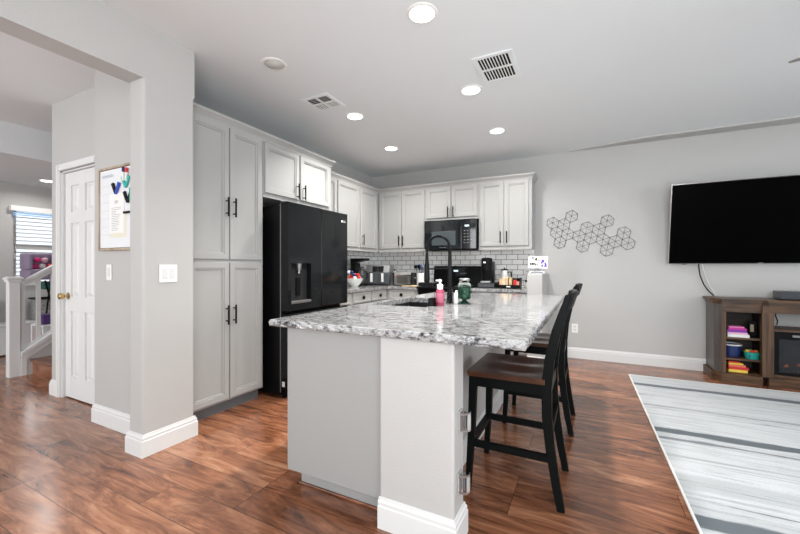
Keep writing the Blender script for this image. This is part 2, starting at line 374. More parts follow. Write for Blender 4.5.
# right wall with patio opening, rear wall with windows
struct('wall_right', MB().box(XR, YR, 0, XR+.12, 0.15, ZC).box(XR, 3.85, 0, XR+.12, YB+.1, ZC).box(XR, 0.15, 2.5, XR+.12, 3.85, ZC).box(XR, .15, 0, XR+.12, 3.85, .38), WALL)
struct('wall_rear', MB().box(XF, YR-.12, 0, -5.95, YR, ZC).box(-3.25, YR-.12, 0, -1.45, YR, ZC).box(2.65, YR-.12, 0, XR, YR, ZC)
       .box(-5.95, YR-.12, 2.52, -3.25, YR, ZC).box(-1.45, YR-.12, 2.52, 2.65, YR, ZC).box(-5.95, YR-.12, 0, -3.25, YR, .42).box(-1.45, YR-.12, 0, 2.65, YR, .38), WALL)
# column and header beside the camera (rounded corners)
def rounded_wall():
    mb = MB()
    # vertical column, front corner rounded
    r = 0.018; pts = []
    for cx, cy, a0 in ((-2.66+r, 1.33+r, PI), (-2.50-r, 1.33+r, 1.5*PI)):
        for k in range(5):
            a = a0+k*PI/8; pts.append((cx+r*math.cos(a), cy+r*math.sin(a), 0))
    for cx, cy, a0 in ((-2.50-r, 1.671-r, 0),):
        for k in range(5):
            a = a0+k*PI/8; pts.append((cx+r*math.cos(a), cy+r*math.sin(a), 0))
    pts.append((-2.66, 1.671, 0))
    mb.prism(pts, (0, 0, 2.398))
    mb.box(-2.66, YR, 2.398, -2.50, 1.671, ZC, 0.0)
    return mb
struct('wall_column', rounded_wall(), WALL)
struct('wall_hall', MB().box(-3.42, 1.47, 0, -2.66, 1.60, ZC)
       .box(-4.51, 1.60, 0, -4.32, 1.72, ZC).box(-4.32, 1.60, 2.075, -3.67, 1.72, ZC).box(-3.67, 1.60, 0, -3.36, 1.72, ZC)
       .box(-3.36, 1.60, 0, -2.66, 1.69, ZC), WALL)
struct('wall_stairs', MB().box(-4.51, 1.72, 0, -4.39, 6.2, ZC), WALL)
struct('wall_far', MB().box(XF-.12, YR, 0, XF, 2.17, 2.40).box(XF-.12, 3.45, 0, XF, 6.2, 2.40).box(XF-.12, 2.17, 2.02, XF, 3.45, 2.40).box(XF-.12, 2.17, 0, XF, 3.45, 0.95), WALL)
struct('wall_stair_end', MB().box(XF, 6.1, 0, -4.43, 6.2, 2.75), WALL)

# baseboards with stepped profile; run = list of (x,y) points, n = side
def baseboard(name, paths, m=None, prof=None):
    """profile swept with mitred corners; the wall lies to the right of the direction of travel"""
    prof = prof or [(0, 0.0), (0.016, 0.0), (0.016, 0.100), (0.012, 0.105), (0.0125, 0.120), (0.007, 0.128), (0.005, 0.138), (0, 0.140)]
    mb = MB()
    for path in paths:
        P = [Vector((*p, 0)) for p in path]; rings = []
        for i, p in enumerate(P):
            d0 = (P[i]-P[i-1]).normalized() if i else None; d1 = (P[i+1]-P[i]).normalized() if i < len(P)-1 else None
            n0 = Vector((-d0.y, d0.x, 0)) if d0 else None; n1 = Vector((-d1.y, d1.x, 0)) if d1 else None
            if n0 is None: n = n1
            elif n1 is None: n = n0
            else: n = (n0+n1); n = n/(n.dot(n0))
            rings.append([mb.bm.verts.new(p+n*d+Vector((0, 0, z))) for d, z in prof])
        for a, b in zip(rings, rings[1:]):
            for k in range(len(prof)): mb.bm.faces.new([a[k], a[(k+1) % len(prof)], b[(k+1) % len(prof)], b[k]])
        mb.bm.faces.new(rings[0][::-1]); mb.bm.faces.new(rings[-1])
    return struct(name, mb, m or TRIM)
baseboard('baseboard_back', [[(4.6, YB), (-0.475, YB), (-0.475, 4.60), (-0.65, 4.60)]])
baseboard('baseboard_column', [[(-2.66, 1.671), (-2.50, 1.671), (-2.50, 1.33), (-2.66, 1.33), (-2.66, 1.47), (-3.42, 1.47), (-3.42, 1.599)]])
baseboard('baseboard_hall', [[(-4.382, 1.60), (-4.51, 1.60), (-4.51, 1.80)], [(-3.43, 1.60), (-3.60, 1.60)]])
baseboard('baseboard_far', [[(XF, 6.1), (XF, YR)]])
baseboard('baseboard_right', [[(XR, YR), (XR, 5.3)]])

# windows behind and to the right of the camera (frames only, open to the sky) and the stair hall window
def window_frame(name, axis, c0, c1, z0, z1, plane, nx=2):
    mb = MB(); t = .05
    def bar(a0, a1, b0, b1):
        if axis == 'x': mb.box(a0, plane-.03, b0, a1, plane+.03, b1)
        else: mb.box(plane-.03, a0, b0, plane+.03, a1, b1)
    bar(c0, c1, z0, z0+t); bar(c0, c1, z1-t, z1); bar(c0, c0+t, z0, z1); bar(c1-t, c1, z0, z1)
    for k in range(1, nx): x = c0+(c1-c0)*k/nx; bar(x-t/2, x+t/2, z0, z1)
    return struct(name, mb, TRIM)
window_frame('window_1', 'x', -5.95, -3.25, .42, 2.52, YR-.06, 3)
window_frame('window_2', 'x', -1.45, 2.65, .38, 2.52, YR-.06, 4)
window_frame('window_3', 'y', .15, 3.85, .38, 2.5, XR+.06, 4)

# kitchen tile
struct('wall_backsplash', MB().box(XL+.001, YB-.010, 0.92, -0.65, YB-.001, 1.50).box(XL+.001, 3.45, 0.92, XL+.010, YB-.010, 1.50), TILE)
# half wall that ends the back run of cabinets, and the wall behind the island
struct('wall_stub', MB().box(-0.65, 4.60, 0, -0.475, YB, 1.12, 0.012), WALL)
struct('wall_island', MB().box(-0.86, 1.475, 0, -0.50, 1.612, 0.879, 0.010).box(-0.86, 1.612, 0, -0.685, 3.87, 0.879), WALL)
baseboard('baseboard_island', [[(-0.685, 3.87), (-0.685, 1.612), (-0.50, 1.612), (-0.50, 1.475), (-0.862, 1.475)]])

# door to the closet in the hall
def hall_door():
    t = thing('door_1', (-3.995, 1.62, 0), None, None); t['kind'] = 'structure'
    x0, x1, z1 = -4.300, -3.690, 2.06
    mb = MB(); mb.box(x0, 1.635, .012, x1, 1.67, z1)
    leaf = mb.build('door_leaf', TRIM, t)
    p = MB()
    # stiles, rails standing proud of the recessed fields
    y0, y1 = 1.622, 1.637
    p = MB(); xs = (x0, x0+.105, x0+.252, x0+.358, x0+.505, x1)
    for a, b in ((xs[0], xs[1]), (xs[2], xs[3]), (xs[4], xs[5])): p.box(a, y0, .012, b, y1, z1+.0005)
    for za, zb in ((.012, .20), (.80, .93), (1.60, 1.70), (1.94, z1)): p.box(x0+.001, y0+.0008, za, x1-.001, y1-.0005, zb)
    p.build('door_rails', TRIM, t)
    for za, zb in ((1.70, 1.94), (0.93, 1.60), (0.20, 0.80)):
        for a, b in ((xs[1], xs[2]), (xs[3], xs[4])):
            MB().panel((a+.012, 1.636, za+.012), (1, 0, 0), (0, 0, 1), (0, -1, 0), b-a-.024, zb-za-.024, .01, [(0, .0), (.03, .011)]).build('door_panel', TRIM, t)
    k = MB(); k.lathe([(0.032, 0), (0.032, .004), (.012, .008), (.011, .03), (.022, .036), (.029, .052), (.026, .068), (.012, .075)], (0, 0, 0), 24, 'y')
    for v in k.bm.verts: v.co = Vector((v.co.x-4.245, 1.622-v.co.y, v.co.z+.935))
    k.build('door_knob', BRASS, t, True)
    c = MB(); cw = .06
    for a, b, za, zb in ((x0-.02-cw, x0-.02, 0, 2.08+cw), (x1+.02, x1+.02+cw, 0, 2.08+cw), (x0-.02, x1+.02, 2.08, 2.08+cw)):
        c.box(a, 1.583, za, b, 1.602, zb, .003)
        c.box(a+.01, 1.576, za, b-.015, 1.585, zb-.01, .003)
    c.box(x0-.02, 1.60, 0, x0-.004, 1.70, 2.08); c.box(x1+.004, 1.60, 0, x1+.02, 1.70, 2.08); c.box(x0-.02, 1.60, 2.064, x1+.02, 1.70, 2.08)
    c.build('door_casing', TRIM, t)
hall_door()

# ------------------------------------------------------------------ cabinets
def door_rings(t=.019, fr=.062):
    return [(0, t-.004), (.003, t), (fr-.014, t), (fr-.012, t-.007), (fr-.001, t-.007), (fr+.003, t-.0165)]
def cab_door(parent, face, a0, a1, z0, z1, pos, name='door', handle=None, fr=.058, knob=False, m=None):
    """face 'x': plane x=pos facing +x, a is y. face 'y': plane y=pos facing -y, a is x. handle=(a, zc)"""
    m = m or CAB
    mb = MB()
    if face == 'x': mb.panel((pos, a0, z0), (0, 1, 0), (0, 0, 1), (1, 0, 0), a1-a0, z1-z0, .019, door_rings(fr=fr) if not knob else [(0, .016), (.003, .019), (.02, .019), (.026, .015)])
    else: mb.panel((a0, pos, z0), (1, 0, 0), (0, 0, 1), (0, -1, 0), a1-a0, z1-z0, .019, door_rings(fr=fr) if not knob else [(0, .016), (.003, .019), (.02, .019), (.026, .015)])
    d = mb.build(name, m, parent)
    if handle:
        a, zc = handle; h = MB(); f = pos+.019 if face == 'x' else pos-.019; sg = 1 if face == 'x' else -1
        P = (lambda dd, aa, z: (f+sg*dd, aa, z)) if face == 'x' else (lambda dd, aa, z: (aa, f+sg*dd, z))
        if knob:
            h.tube([P(0, a, zc), P(.012, a, zc), P(.014, a, zc), P(.026, a, zc), P(.03, a, zc)], [.008, .007, .024, .024, .014], 18)
            h.build('knob', BLK, d, True)
        else:
            h.cyl(P(.032, a, zc-.078), P(.032, a, zc+.078), .0075, seg=12)
            for s_ in (-.05, .05): h.cyl(P(0, a, zc+s_), P(.032, a, zc+s_), .005, seg=10)
            h.build('handle', BLK, d, True)
    return d
CT = 2.385
# pantry
t = thing('pantry_cabinet', (-2.96, 2.06, 0), 'tall pale grey pantry cabinet with four doors beside the wall column', 'cabinet')
MB().box(XL+.005, 1.70, .10, -2.65, 2.425, CT).build('body', CAB, t)
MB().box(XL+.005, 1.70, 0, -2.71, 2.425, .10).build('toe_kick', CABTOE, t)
for (a0, a1, ha) in ((1.715, 2.060, 2.030), (2.070, 2.400, 2.100)):
    cab_door(t, 'x', a0, a1, 1.262, 2.350, -2.65, handle=(ha, 1.69))
    cab_door(t, 'x', a0, a1, .118, 1.236, -2.65, handle=(ha, .810))
# over-fridge
t = thing('over_fridge_cabinet', (-2.96, 2.93, 1.85), 'two-door grey cabinet mounted above the black refrigerator', 'cabinet')
MB().box(XL+.005, 2.43, 1.845, -2.65, 3.43, CT).build('body', CAB, t)
for (a0, a1, ha) in ((2.442, 2.888, 2.850), (2.908, 3.385, 2.945)):
    cab_door(t, 'x', a0, a1, 1.885, 2.345, -2.65, handle=(ha, 1.965))
# left wall uppers
t = thing('left_wall_cabinet', (-3.1, 4.2, 1.44), 'grey upper cabinet run on left wall right of the refrigerator', 'cabinet')
MB().box(XL+.012, 3.46, 1.45, -2.96, 5.04, CT).box(-2.99, 3.46, 1.43, -2.957, 5.04, 1.47, .003).build('body', CAB, t)
for (a0, a1, ha) in ((3.49, 3.93, 3.52), (3.965, 4.455, 4.0), (4.51, 4.965, 4.545)):
    cab_door(t, 'x', a0, a1, 1.485, 2.350, -2.96, handle=(ha, 1.60))
# back wall uppers
def upper(x0, x1, z0, doors, label, dz=None):
    t = thing('wall_cabinet', ((x0+x1)/2, 5.2, z0), label, 'cabinet')
    b = MB().box(x0, 5.05, z0, x1, YB-.012, CT)
    if dz is None: b.box(x0, 5.046, z0-.02, x1, 5.08, z0+.02, .003)
    b.build('body', CAB, t)
    for (a0, a1, ha) in doors: cab_door(t, 'y', a0, a1, z0+.035, 2.350, 5.05, handle=(ha, z0+(.15 if dz is None else .11)))
upper(-2.955, -2.153, 1.45, ((-2.925, -2.553, -2.58), (-2.541, -2.17, -2.515)), 'grey double-door upper cabinet in the corner left of the microwave')
upper(-2.150, -1.353, 1.878, ((-2.132, -1.757, -1.79), (-1.742, -1.372, -1.71)), 'short grey double-door cabinet directly above the microwave', 1)
upper(-1.350, -0.650, 1.45, ((-1.330, -1.015, -1.048), (-0.998, -0.690, -0.965)), 'grey double-door upper cabinet at right end above the coffee maker')
# crown mouldings
CP = [(-.002, CT-.035), (.006, CT-.035), (.010, CT-.010), (.030, CT+.014), (.038, CT+.020), (.038, CT+.042), (-.002, CT+.042)]
baseboard('trim_2', [[(XL, 3.43), (-2.65, 3.43), (-2.65, 1.70)]], CAB, CP)
baseboard('trim_3', [[(-0.65, YB), (-0.65, 5.05), (-2.96, 5.05), (-2.96, 3.475)]], CAB, CP)

# refrigerator
t = thing('refrigerator', (-2.83, 2.95, 0), 'black glossy french-door refrigerator with water dispenser in its left door', 'refrigerator')
MB().box(-3.22, 2.49, .03, -2.50, 3.405, 1.765, .006).build('body', FRIDS, t)
def fdoor(y0, y1, z0, z1, name):
    return MB().box(-2.49, y0, z0, -2.40, y1, z1, .008).build(name, FRID, t)
# left door built around the dispenser bay
z0, z1 = .80, 1.79
mb = MB().box(-2.49, 2.488, z0, -2.40, 2.528, z1).box(-2.49, 2.795, z0, -2.40, 2.945, z1).box(-2.49, 2.528, 1.235, -2.40, 2.795, z1).box(-2.49, 2.528, z0, -2.40, 2.795, .86).box(-2.49, 2.528, .86, -2.455, 2.795, 1.235)
ld = mb.build('door', FRID, t)
d = MB().box(-2.4555, 2.53, .862, -2.452, 2.793, 1.233).build('dispenser_recess', DARKVOID, ld)
MB().box(-2.452, 2.53, .862, -2.395, 2.793, .885, .003).build('drip_tray', GREY, ld)
MB().cyl((-2.43, 2.66, 1.232), (-2.43, 2.66, 1.17), .028, .02).cyl((-2.43, 2.66, 1.17), (-2.43, 2.66, 1.14), .012).build('spout', GREY, ld, True)
MB().box(-2.45, 2.635, .93, -2.435, 2.685, 1.10, .004).build('paddle', BLKP, ld)
rd = fdoor(2.952, 3.408, .80, 1.79, 'door')
dr = fdoor(2.488, 3.408, .09, .77, 'freezer_drawer')
MB().box(-2.50, 2.52, 0.0, -2.47, 3.38, .09).build('grille', BLKP, t)
MB().box(-2.505, 2.50, 1.765, -2.42, 2.56, 1.80, .003).build('hinge_cover', GREY, t)
MB().box(-2.495, 2.4845, .06, -2.487, 2.4885, 1.78).build('door_gasket', GREY, t)
MB().box(-2.47, 2.485, .115, -2.44, 2.4875, .16).build('sticker', LEAFW, t)
MB().lathe([(.012, 0), (.012, .001)], (-2.3995, 3.30, 1.70), 16, 'x').build('round_logo', WHITE, rd)
text('logo', 'LG', .034, (-2.3985, 3.345, 1.70), (PI/2, 0, PI/2), WHITE, rd)

# base cabinets
def base_drawer(t, face, a0, a1, pos): cab_door(t, face, a0, a1, .735, .868, pos, 'drawer', ((a0+a1)/2, .80), knob=True)
t = thing('base_cabinet', (-2.96, 4.3, 0), 'grey base cabinet run with black knobs along left wall past refrigerator', 'cabinet')
MB().box(XL+.005, 3.47, .10, -2.65, YB-.012, .879).build('body', CAB, t)
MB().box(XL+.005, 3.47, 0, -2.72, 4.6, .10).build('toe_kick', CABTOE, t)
for a0, a1 in ((3.50, 3.80), (3.87, 4.285), (4.315, 4.72)):
    base_drawer(t, 'x', a0, a1, -2.65); cab_door(t, 'x', a0, a1, .12, .715, -2.65, handle=((a1-.035), .62))
t = thing('base_cabinet', (-2.4, 5.05, 0), 'grey base cabinet below the toaster, left of the stove', 'cabinet')
MB().box(-2.645, 4.76, .10, -2.15, YB-.012, .879).build('body', CAB, t)
MB().box(-2.645, 4.83, 0, -2.15, 5.3, .10).build('toe_kick', CABTOE, t)
base_drawer(t, 'y', -2.60, -2.19, 4.76); cab_door(t, 'y', -2.60, -2.19, .12, .715, 4.76, handle=(-2.23, .62))
t = thing('base_cabinet', (-1.0, 5.05, 0), 'grey base cabinet under the coffee maker, right of the stove', 'cabinet')
MB().box(-1.365, 4.76, .10, -.655, YB-.012, .879).build('body', CAB, t)
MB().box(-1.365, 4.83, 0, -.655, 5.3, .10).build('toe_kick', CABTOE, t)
for a0, a1 in ((-1.34, -1.02), (-.99, -.68)):
    base_drawer(t, 'y', a0, a1, 4.76); cab_door(t, 'y', a0, a1, .12, .715, 4.76, handle=(a1-.04 if a0 < -1.2 else a0+.04, .62))
tag(MB().prism([(XL+.011, 3.45, .88), (-2.62, 3.45, .88), (-2.62, 4.73, .88), (-2.143, 4.73, .88), (-2.143, YB-.011, .88), (XL+.011, YB-.011, .88)], (0, 0, .038)).build('countertop', GRAN), 'L-shaped speckled granite countertop in the corner under the air fryer', 'countertop')
tag(MB().box(-1.367, 4.73, .88, -.652, YB-.011, .918, .004).build('countertop', GRAN), 'short granite countertop right of the stove under the coffee maker', 'countertop')

# range
t = thing('range', (-1.755, 5.05, 0), 'black electric range with control backguard under the microwave', 'stove')
MB().box(-2.135, 4.74, .08, -1.375, 5.355, .905, .004).build('body', BLKP, t)
MB().box(-2.138, 4.70, .905, -1.372, 5.30, .932, .004).build('cooktop', DGLASS, t)
MB().box(-2.11, 4.705, .26, -1.40, 4.738, .80, .004).build('oven_door', DGLASS, t)
MB().cyl((-2.08, 4.66, .77), (-1.43, 4.66, .77), .012).cyl((-2.06, 4.66, .77), (-2.06, 4.71, .77), .008).cyl((-1.45, 4.66, .77), (-1.45, 4.71, .77), .008).build('oven_handle', BLK, t, True)
MB().box(-2.11, 4.71, .09, -1.40, 4.738, .24, .004).build('storage_drawer', BLKP, t)
bg = MB().prism([(-2.125, 5.30, .922), (-2.125, 5.362, .922), (-2.125, 5.362, 1.215), (-2.125, 5.325, 1.215)], (.74, 0, 0)).build('backguard', BLKP, t)
MB().box(-1.90, 5.300, 1.07, -1.60, 5.316, 1.19).build('control_panel', DGLASS, bg)
MB().box(-1.80, 5.297, 1.13, -1.73, 5.300, 1.155).build('display', mat('display_glow', (.5, .6, .6), .4, emit=(.7, .85, .9), estr=0.9), bg)
for k in range(5): MB().box(-1.70+k*.022, 5.297, 1.10, -1.688+k*.022, 5.300, 1.112).build('button', GREY, bg)
for cx, cy, r in ((-1.95, 4.88, .10), (-1.56, 4.88, .08), (-1.95, 5.13, .075), (-1.56, 5.13, .10)):
    MB().lathe([(r, 0), (r, .001), (r-.006, .001), (r-.006, 0)], (cx, cy, 0.9322), 32, ring_only=True).build('burner_ring', GREY, t)

t = thing('griddle_pan', (-1.99, 4.84, .9335), 'dark rectangular griddle pan on front left of the stove', 'pan')
MB().box(-2.125, 4.715, .9335, -1.86, 4.96, .975, .008).build('pan', BLKP, t)
MB().box(-2.12, 4.72, .9755, -1.865, 4.955, .985, .004).build('lid', CARTON, t)
for k in range(6): MB().box(-2.09+k*.036, 4.7125, .945, -2.075+k*.036, 4.7148, .951).build('rivet', GREY, t)
# microwave
t = thing('microwave', (-1.75, 5.18, 1.447), 'black over-the-range microwave mounted below the short upper cabinet', 'microwave')
MB().box(-2.135, 5.00, 1.447, -1.365, YB-.012, 1.873, .005).build('body', BLKP, t)
md = MB().box(-2.133, 4.965, 1.452, -1.575, 4.998, 1.870, .006).build('door', DGLASS, t)
MB().box(-2.02, 4.962, 1.51, -1.66, 4.9655, 1.71, .001).build('window', mat('microwave_window', (.06, .075, .08), .12, var=.1), md)
MB().lathe([(.016, 0), (.016, .001)], (0, 0, 0), 20, 'y').build('round_logo', WHITE, md).location = Vector((-1.79, 4.963, 1.83))-wloc(md)
MB().box(-1.90, 4.962, 1.475, -1.80, 4.9655, 1.482).build('brand_strip', GREY, md)
MB().cyl((-1.60, 4.935, 1.50), (-1.60, 4.935, 1.82), .009).cyl((-1.60, 4.935, 1.52), (-1.60, 4.966, 1.52), .006).cyl((-1.60, 4.935, 1.80), (-1.60, 4.966, 1.80), .006).build('handle', BLK, md, True)
cp = MB().box(-1.570, 4.965, 1.452, -1.367, 4.998, 1.870, .006).build('control_panel', DGLASS, t)
MB().box(-1.525, 4.962, 1.765, -1.465, 4.9655, 1.785).build('clock', mat('clock_glow', (.6, .7, .7), .4, emit=(.8, .95, 1), estr=0.9), cp)
for r_ in range(5):
    for c_ in range(3): MB().box(-1.54+c_*.045, 4.962, 1.70-r_*.042, -1.517+c_*.045, 4.9655, 1.712-r_*.042).build('key', GREY, cp)
MB().box(-2.12, 4.99, 1.435, -1.38, 5.34, 1.447).build('vent_grille', BLK, t)

# ------------------------------------------------------------------ island
t = thing('island_cabinet', (-1.16, 2.7, 0), 'grey flat-ended kitchen island cabinet under the large granite countertop', 'kitchen island')
MB().box(-1.48, 1.53, .10, -.862, 3.86, .10+.02).box(-1.48, 1.53, .12, -1.468, 3.86, .879).box(-.882, 1.53, .12, -.862, 3.86, .879).box(-1.43, 3.84, .12, -.89, 3.86, .879).build('body', ISL, t)
MB().box(-1.460, 1.512, .098, -.862, 1.529, .879, .0015).build('end_panel', ISL, t)
MB().box(-1.42, 1.575, 0, -.862, 3.80, .0975).build('toe_kick', ISL, t)
MB().box(-1.43, 1.562, 0, -.877, 1.5745, .012, .003).build('shoe_strip', TREAD, t)
MB().box(-1.4535, 1.5115, .868, -.864, 1.5125, .879).build('caulk_line', INKG, t)

# granite slab with sink cut-out and chiselled edge
def island_top():
    bm = bmesh.new(); x0, x1, y0, y1 = -1.525, -.205, 1.440, 3.930
    hx0, hx1, hy0, hy1 = -1.45, -1.005, 2.36, 3.04
    nx, ny = 66, 124
    rnd = random.Random(3)
    def jag(s): return (rnd.random()-.5)*s
    zt, zb = .92, .882
    xs = sorted(set([x0+(x1-x0)*i/nx for i in range(nx+1)])); ys = sorted(set([y0+(y1-y0)*i/ny for i in range(ny+1)]))
    def snap(v, arr):
        i = min(range(len(arr)), key=lambda k: abs(arr[k]-v)); arr[i] = v; return i
    ix0, ix1 = snap(hx0, xs), snap(hx1, xs); iy0, iy1 = snap(hy0, ys), snap(hy1, ys)
    # perimeter loop + hole loop
    per = [(xs[i], y0, 0, -1) for i in range(nx)]+[(x1, ys[j], 1, 0) for j in range(ny)]+[(xs[i], y1, 0, 1) for i in range(nx, 0, -1)]+[(x0, ys[j], -1, 0) for j in range(ny, 0, -1)]
    rows = [(0.010, zt), (0.003, zt-.004), (0.0, zt-.012), (0.0, zt-.024), (.003, zb+.004), (.010, zb)]
    loops = []
    for k, (ins, z) in enumerate(rows):
        lp = []
        for (x, y, nxx, nyy) in per:
            j = jag(.006) if 0 < k < 5 else jag(.004)
            lp.append(bm.verts.new((min(max(x, x0+ins), x1-ins)+nxx*j, min(max(y, y0+ins), y1-ins)+nyy*j, z+(jag(.003) if 0 < k < 5 else 0))))
        loops.append(lp)
    n = len(per)
    for a, b in zip(loops, loops[1:]):
        for k in range(n): bm.faces.new([a[k], a[(k+1) % n], b[(k+1) % n], b[k]])
    def hole(z): return [bm.verts.new(p) for p in ((hx0, hy0, z), (hx1, hy0, z), (hx1, hy1, z), (hx0, hy1, z))]
    ht, hb = hole(zt), hole(zb)
    for k in range(4): bm.faces.new([ht[k], ht[(k+1) % 4], hb[(k+1) % 4], hb[k]])
    # top and bottom: four fans between outer side and hole side
    seg = [(0, nx), (nx, nx+ny), (nx+ny, 2*nx+ny), (2*nx+ny, n)]
    for lp, hh in ((loops[0], ht), (loops[-1], hb)):
        for s_, (a, b) in enumerate(seg):
            side = [lp[k % n] for k in range(a, b+1)]
            bm.faces.new(side+[hh[(s_+1) % 4], hh[s_]])
    mb = MB(); mb.bm.free(); mb.bm = bm
    return mb
o = island_top().build('countertop', GRAN, loc=(-.865, 2.685, .88)); tag(o, 'large granite island countertop with chiselled edge and sink cut-out', 'countertop')
# sink
t = thing('sink', (-1.217, 2.72, .66), 'dark undermount sink set into the granite island', 'sink')
SINKM = mat('dark_composite', (0.012, 0.013, 0.014), .35, var=.15)
mb = MB(); X0, X1, Y0, Y1 = -1.452, -1.003, 2.358, 3.042
mb.box(X0-.012, Y0-.012, .67, X1+.012, Y1+.012, .68)
for a in ((X0-.012, Y0-.012, X0, Y1+.012), (X1, Y0-.012, X1+.012, Y1+.012), (X0, Y0-.012, X1, Y0), (X0, Y1, X1, Y1+.012)): mb.box(a[0], a[1], .68, a[2], a[3], .8815)
mb.box(X0, 2.715, .68, X1, 2.735, .85)
mb.build('basin', SINKM, t)
for y in (2.56, 2.89): MB().lathe([(.045, 0), (.045, .003), (.03, .004)], (-1.217, y, .68), 24).build('drain', STEEL, t, True)
# faucet
t = thing('faucet', (-.955, 2.72, .921), 'tall black spring-neck pull-down faucet standing beside the sink', 'faucet')
MB().lathe([(.030, 0), (.030, .008), (.023, .014), (.022, .09), (.017, .10), (.016, .25), (.015, .34), (.013, .40), (.012, .41)], (-.955, 2.72, .921), 24).build('column', BLK, t, True)
arc = [(-.955, 2.72, 1.31)]
for k in range(0, 17):
    a = PI*k/16; arc.append((-1.047+.092*math.cos(a), 2.71, 1.352+.092*math.sin(a)))
arc.append((-1.139, 2.70, 1.30))
MB().tube(arc, .0075, 10).build('hose', BLK, t, True)
# coil around the hose
def coil(path, R, turns, r):
    P = [Vector(p) for p in path]; L_ = [0]
    for a, b in zip(P, P[1:]): L_.append(L_[-1]+(b-a).length)
    out = []; N_ = turns*10
    for i in range(N_+1):
        s_ = L_[-1]*i/N_; k = max(j for j in range(len(L_)) if L_[j] <= s_+1e-9); k = min(k, len(P)-2)
        f = (s_-L_[k])/(L_[k+1]-L_[k]); p = P[k].lerp(P[k+1], f); tg = (P[k+1]-P[k]).normalized()
        a = Vector((0, 1, 0)); b = tg.cross(a).normalized(); th = 2*PI*turns*i/N_
        out.append(p+(a*math.cos(th)+b*math.sin(th))*R)
    return MB().tube(out, r, 5)
coil(arc, .0125, 34, .0024).build('spring', BLK, t, True)
MB().tube([(-1.139, 2.70, 1.31), (-1.139, 2.70, 1.27), (-1.139, 2.70, 1.20), (-1.139, 2.70, 1.12), (-1.139, 2.70, 1.09), (-1.139, 2.70, 1.075)], [.010, .013, .019, .023, .023, .018], 18).build('spray_head', BLK, t, True)
MB().cyl((-.955, 2.715, 1.187), (-1.12, 2.70, 1.187), .0055).cyl((-1.139, 2.70, 1.178), (-1.139, 2.70, 1.196), .018).build('docking_arm', BLK, t, True)
MB().cyl((-.955, 2.70, .975), (-.925, 2.655, .985), .013).cyl((-.925, 2.655, .985), (-.90, 2.61, 1.03), .007).build('lever', BLK, t, True)
# soap bottle
t = thing('soap_bottle', (-.952, 2.50, .921), 'pink foaming soap bottle with white pump beside the sink', 'bottle')
PKL = mat('pink_soap', (.36, .06, .11), .15, var=.05)
MB().lathe([(.028, 0), (.031, .004), (.031, .10), (.027, .113), (.02, .12)], (-.952, 2.50, .921), 24).build('bottle', PKL, t, True)
MB().lathe([(.021, .12), (.022, .15), (.017, .155), (.007, .158), (.007, .172), (.013, .174), (.013, .187), (.006, .19)], (-.952, 2.50, .921), 20).box(-.985, 2.494, 1.096, -.95, 2.506, 1.108, .003).build('pump', WHITE, t, True)
MB().lathe([(.0315, .025), (.0317, .026), (.0317, .09), (.0315, .091)], (-.952, 2.50, .921), 24).build('paper_label', mat('pink_label', (.46, .12, .19), .5, var=.1, vscale=60), t, True)
# caddy
t = thing('sponge_caddy', (-.992, 2.455, .921), 'small black sponge caddy at sink edge left of the pink soap', 'caddy')
mb = MB(); x0, x1, y0, y1, z0, z1 = -1.012, -.976, 2.42, 2.50, .921, .978
mb.box(x0, y0, z0, x1, y1, z0+.006).box(x0, y0, z0, x0+.004, y1, z1).box(x1-.004, y0, z0, x1, y1, z1).box(x0, y0, z0, x1, y0+.004, z1).box(x0, y1-.004, z0, x1, y1, z1).build('holder', BLKP, t)
MB().box(x0+.005, y0+.006, z0+.008, x1-.005, y1-.006, z1-.004, .004).build('sponge', CARTON, t)
# white tube between faucet and jar
t = thing('lotion_bottle', (-.895, 2.70, .921), 'small white bottle between the black faucet and green jar', 'bottle')
MB().lathe([(.016, 0), (.018, .004), (.018, .075), (.012, .083)], (-.895, 2.70, .921), 20).build('bottle', WHITE, t, True)
MB().lathe([(.010, .083), (.010, .098), (.006, .10)], (-.895, 2.70, .921), 16).build('cap', LEAFW, t, True)
# jar
t = thing('candy_jar', (-.836, 2.71, .921), 'green-filled footed glass jar on the island beside the faucet', 'jar')
JG = mat('clear_green_glass', (.75, .88, .82), .02, trans=1.0, ior=1.12)
MB().lathe([(.050, 0), (.050, .004), (.020, .022), (.012, .030)], (-.836, 2.71, .921), 28).build('foot', mat('dark_green_glass', (.012, .04, .03), .1, var=.1), t, True)
MB().lathe([(.020, .030), (.047, .038), (.050, .05), (.050, .135), (.046, .150), (.037, .160), (.037, .175), (.039, .176)], (-.836, 2.71, .921), 28).build('bowl', JG, t, True)
MB().lathe([(.018, .034), (.044, .042), (.0475, .052), (.0475, .125), (.030, .131)], (-.836, 2.71, .921), 28).build('contents', mat('green_marbles', (.018, .075, .045), .3, bump=.8, bscale=80, var=.9, vscale=60), t, True)
MB().lathe([(.040, .176), (.041, .178), (.041, .190), (.030, .194)], (-.836, 2.71, .921), 28).build('lid', STEEL, t, True)

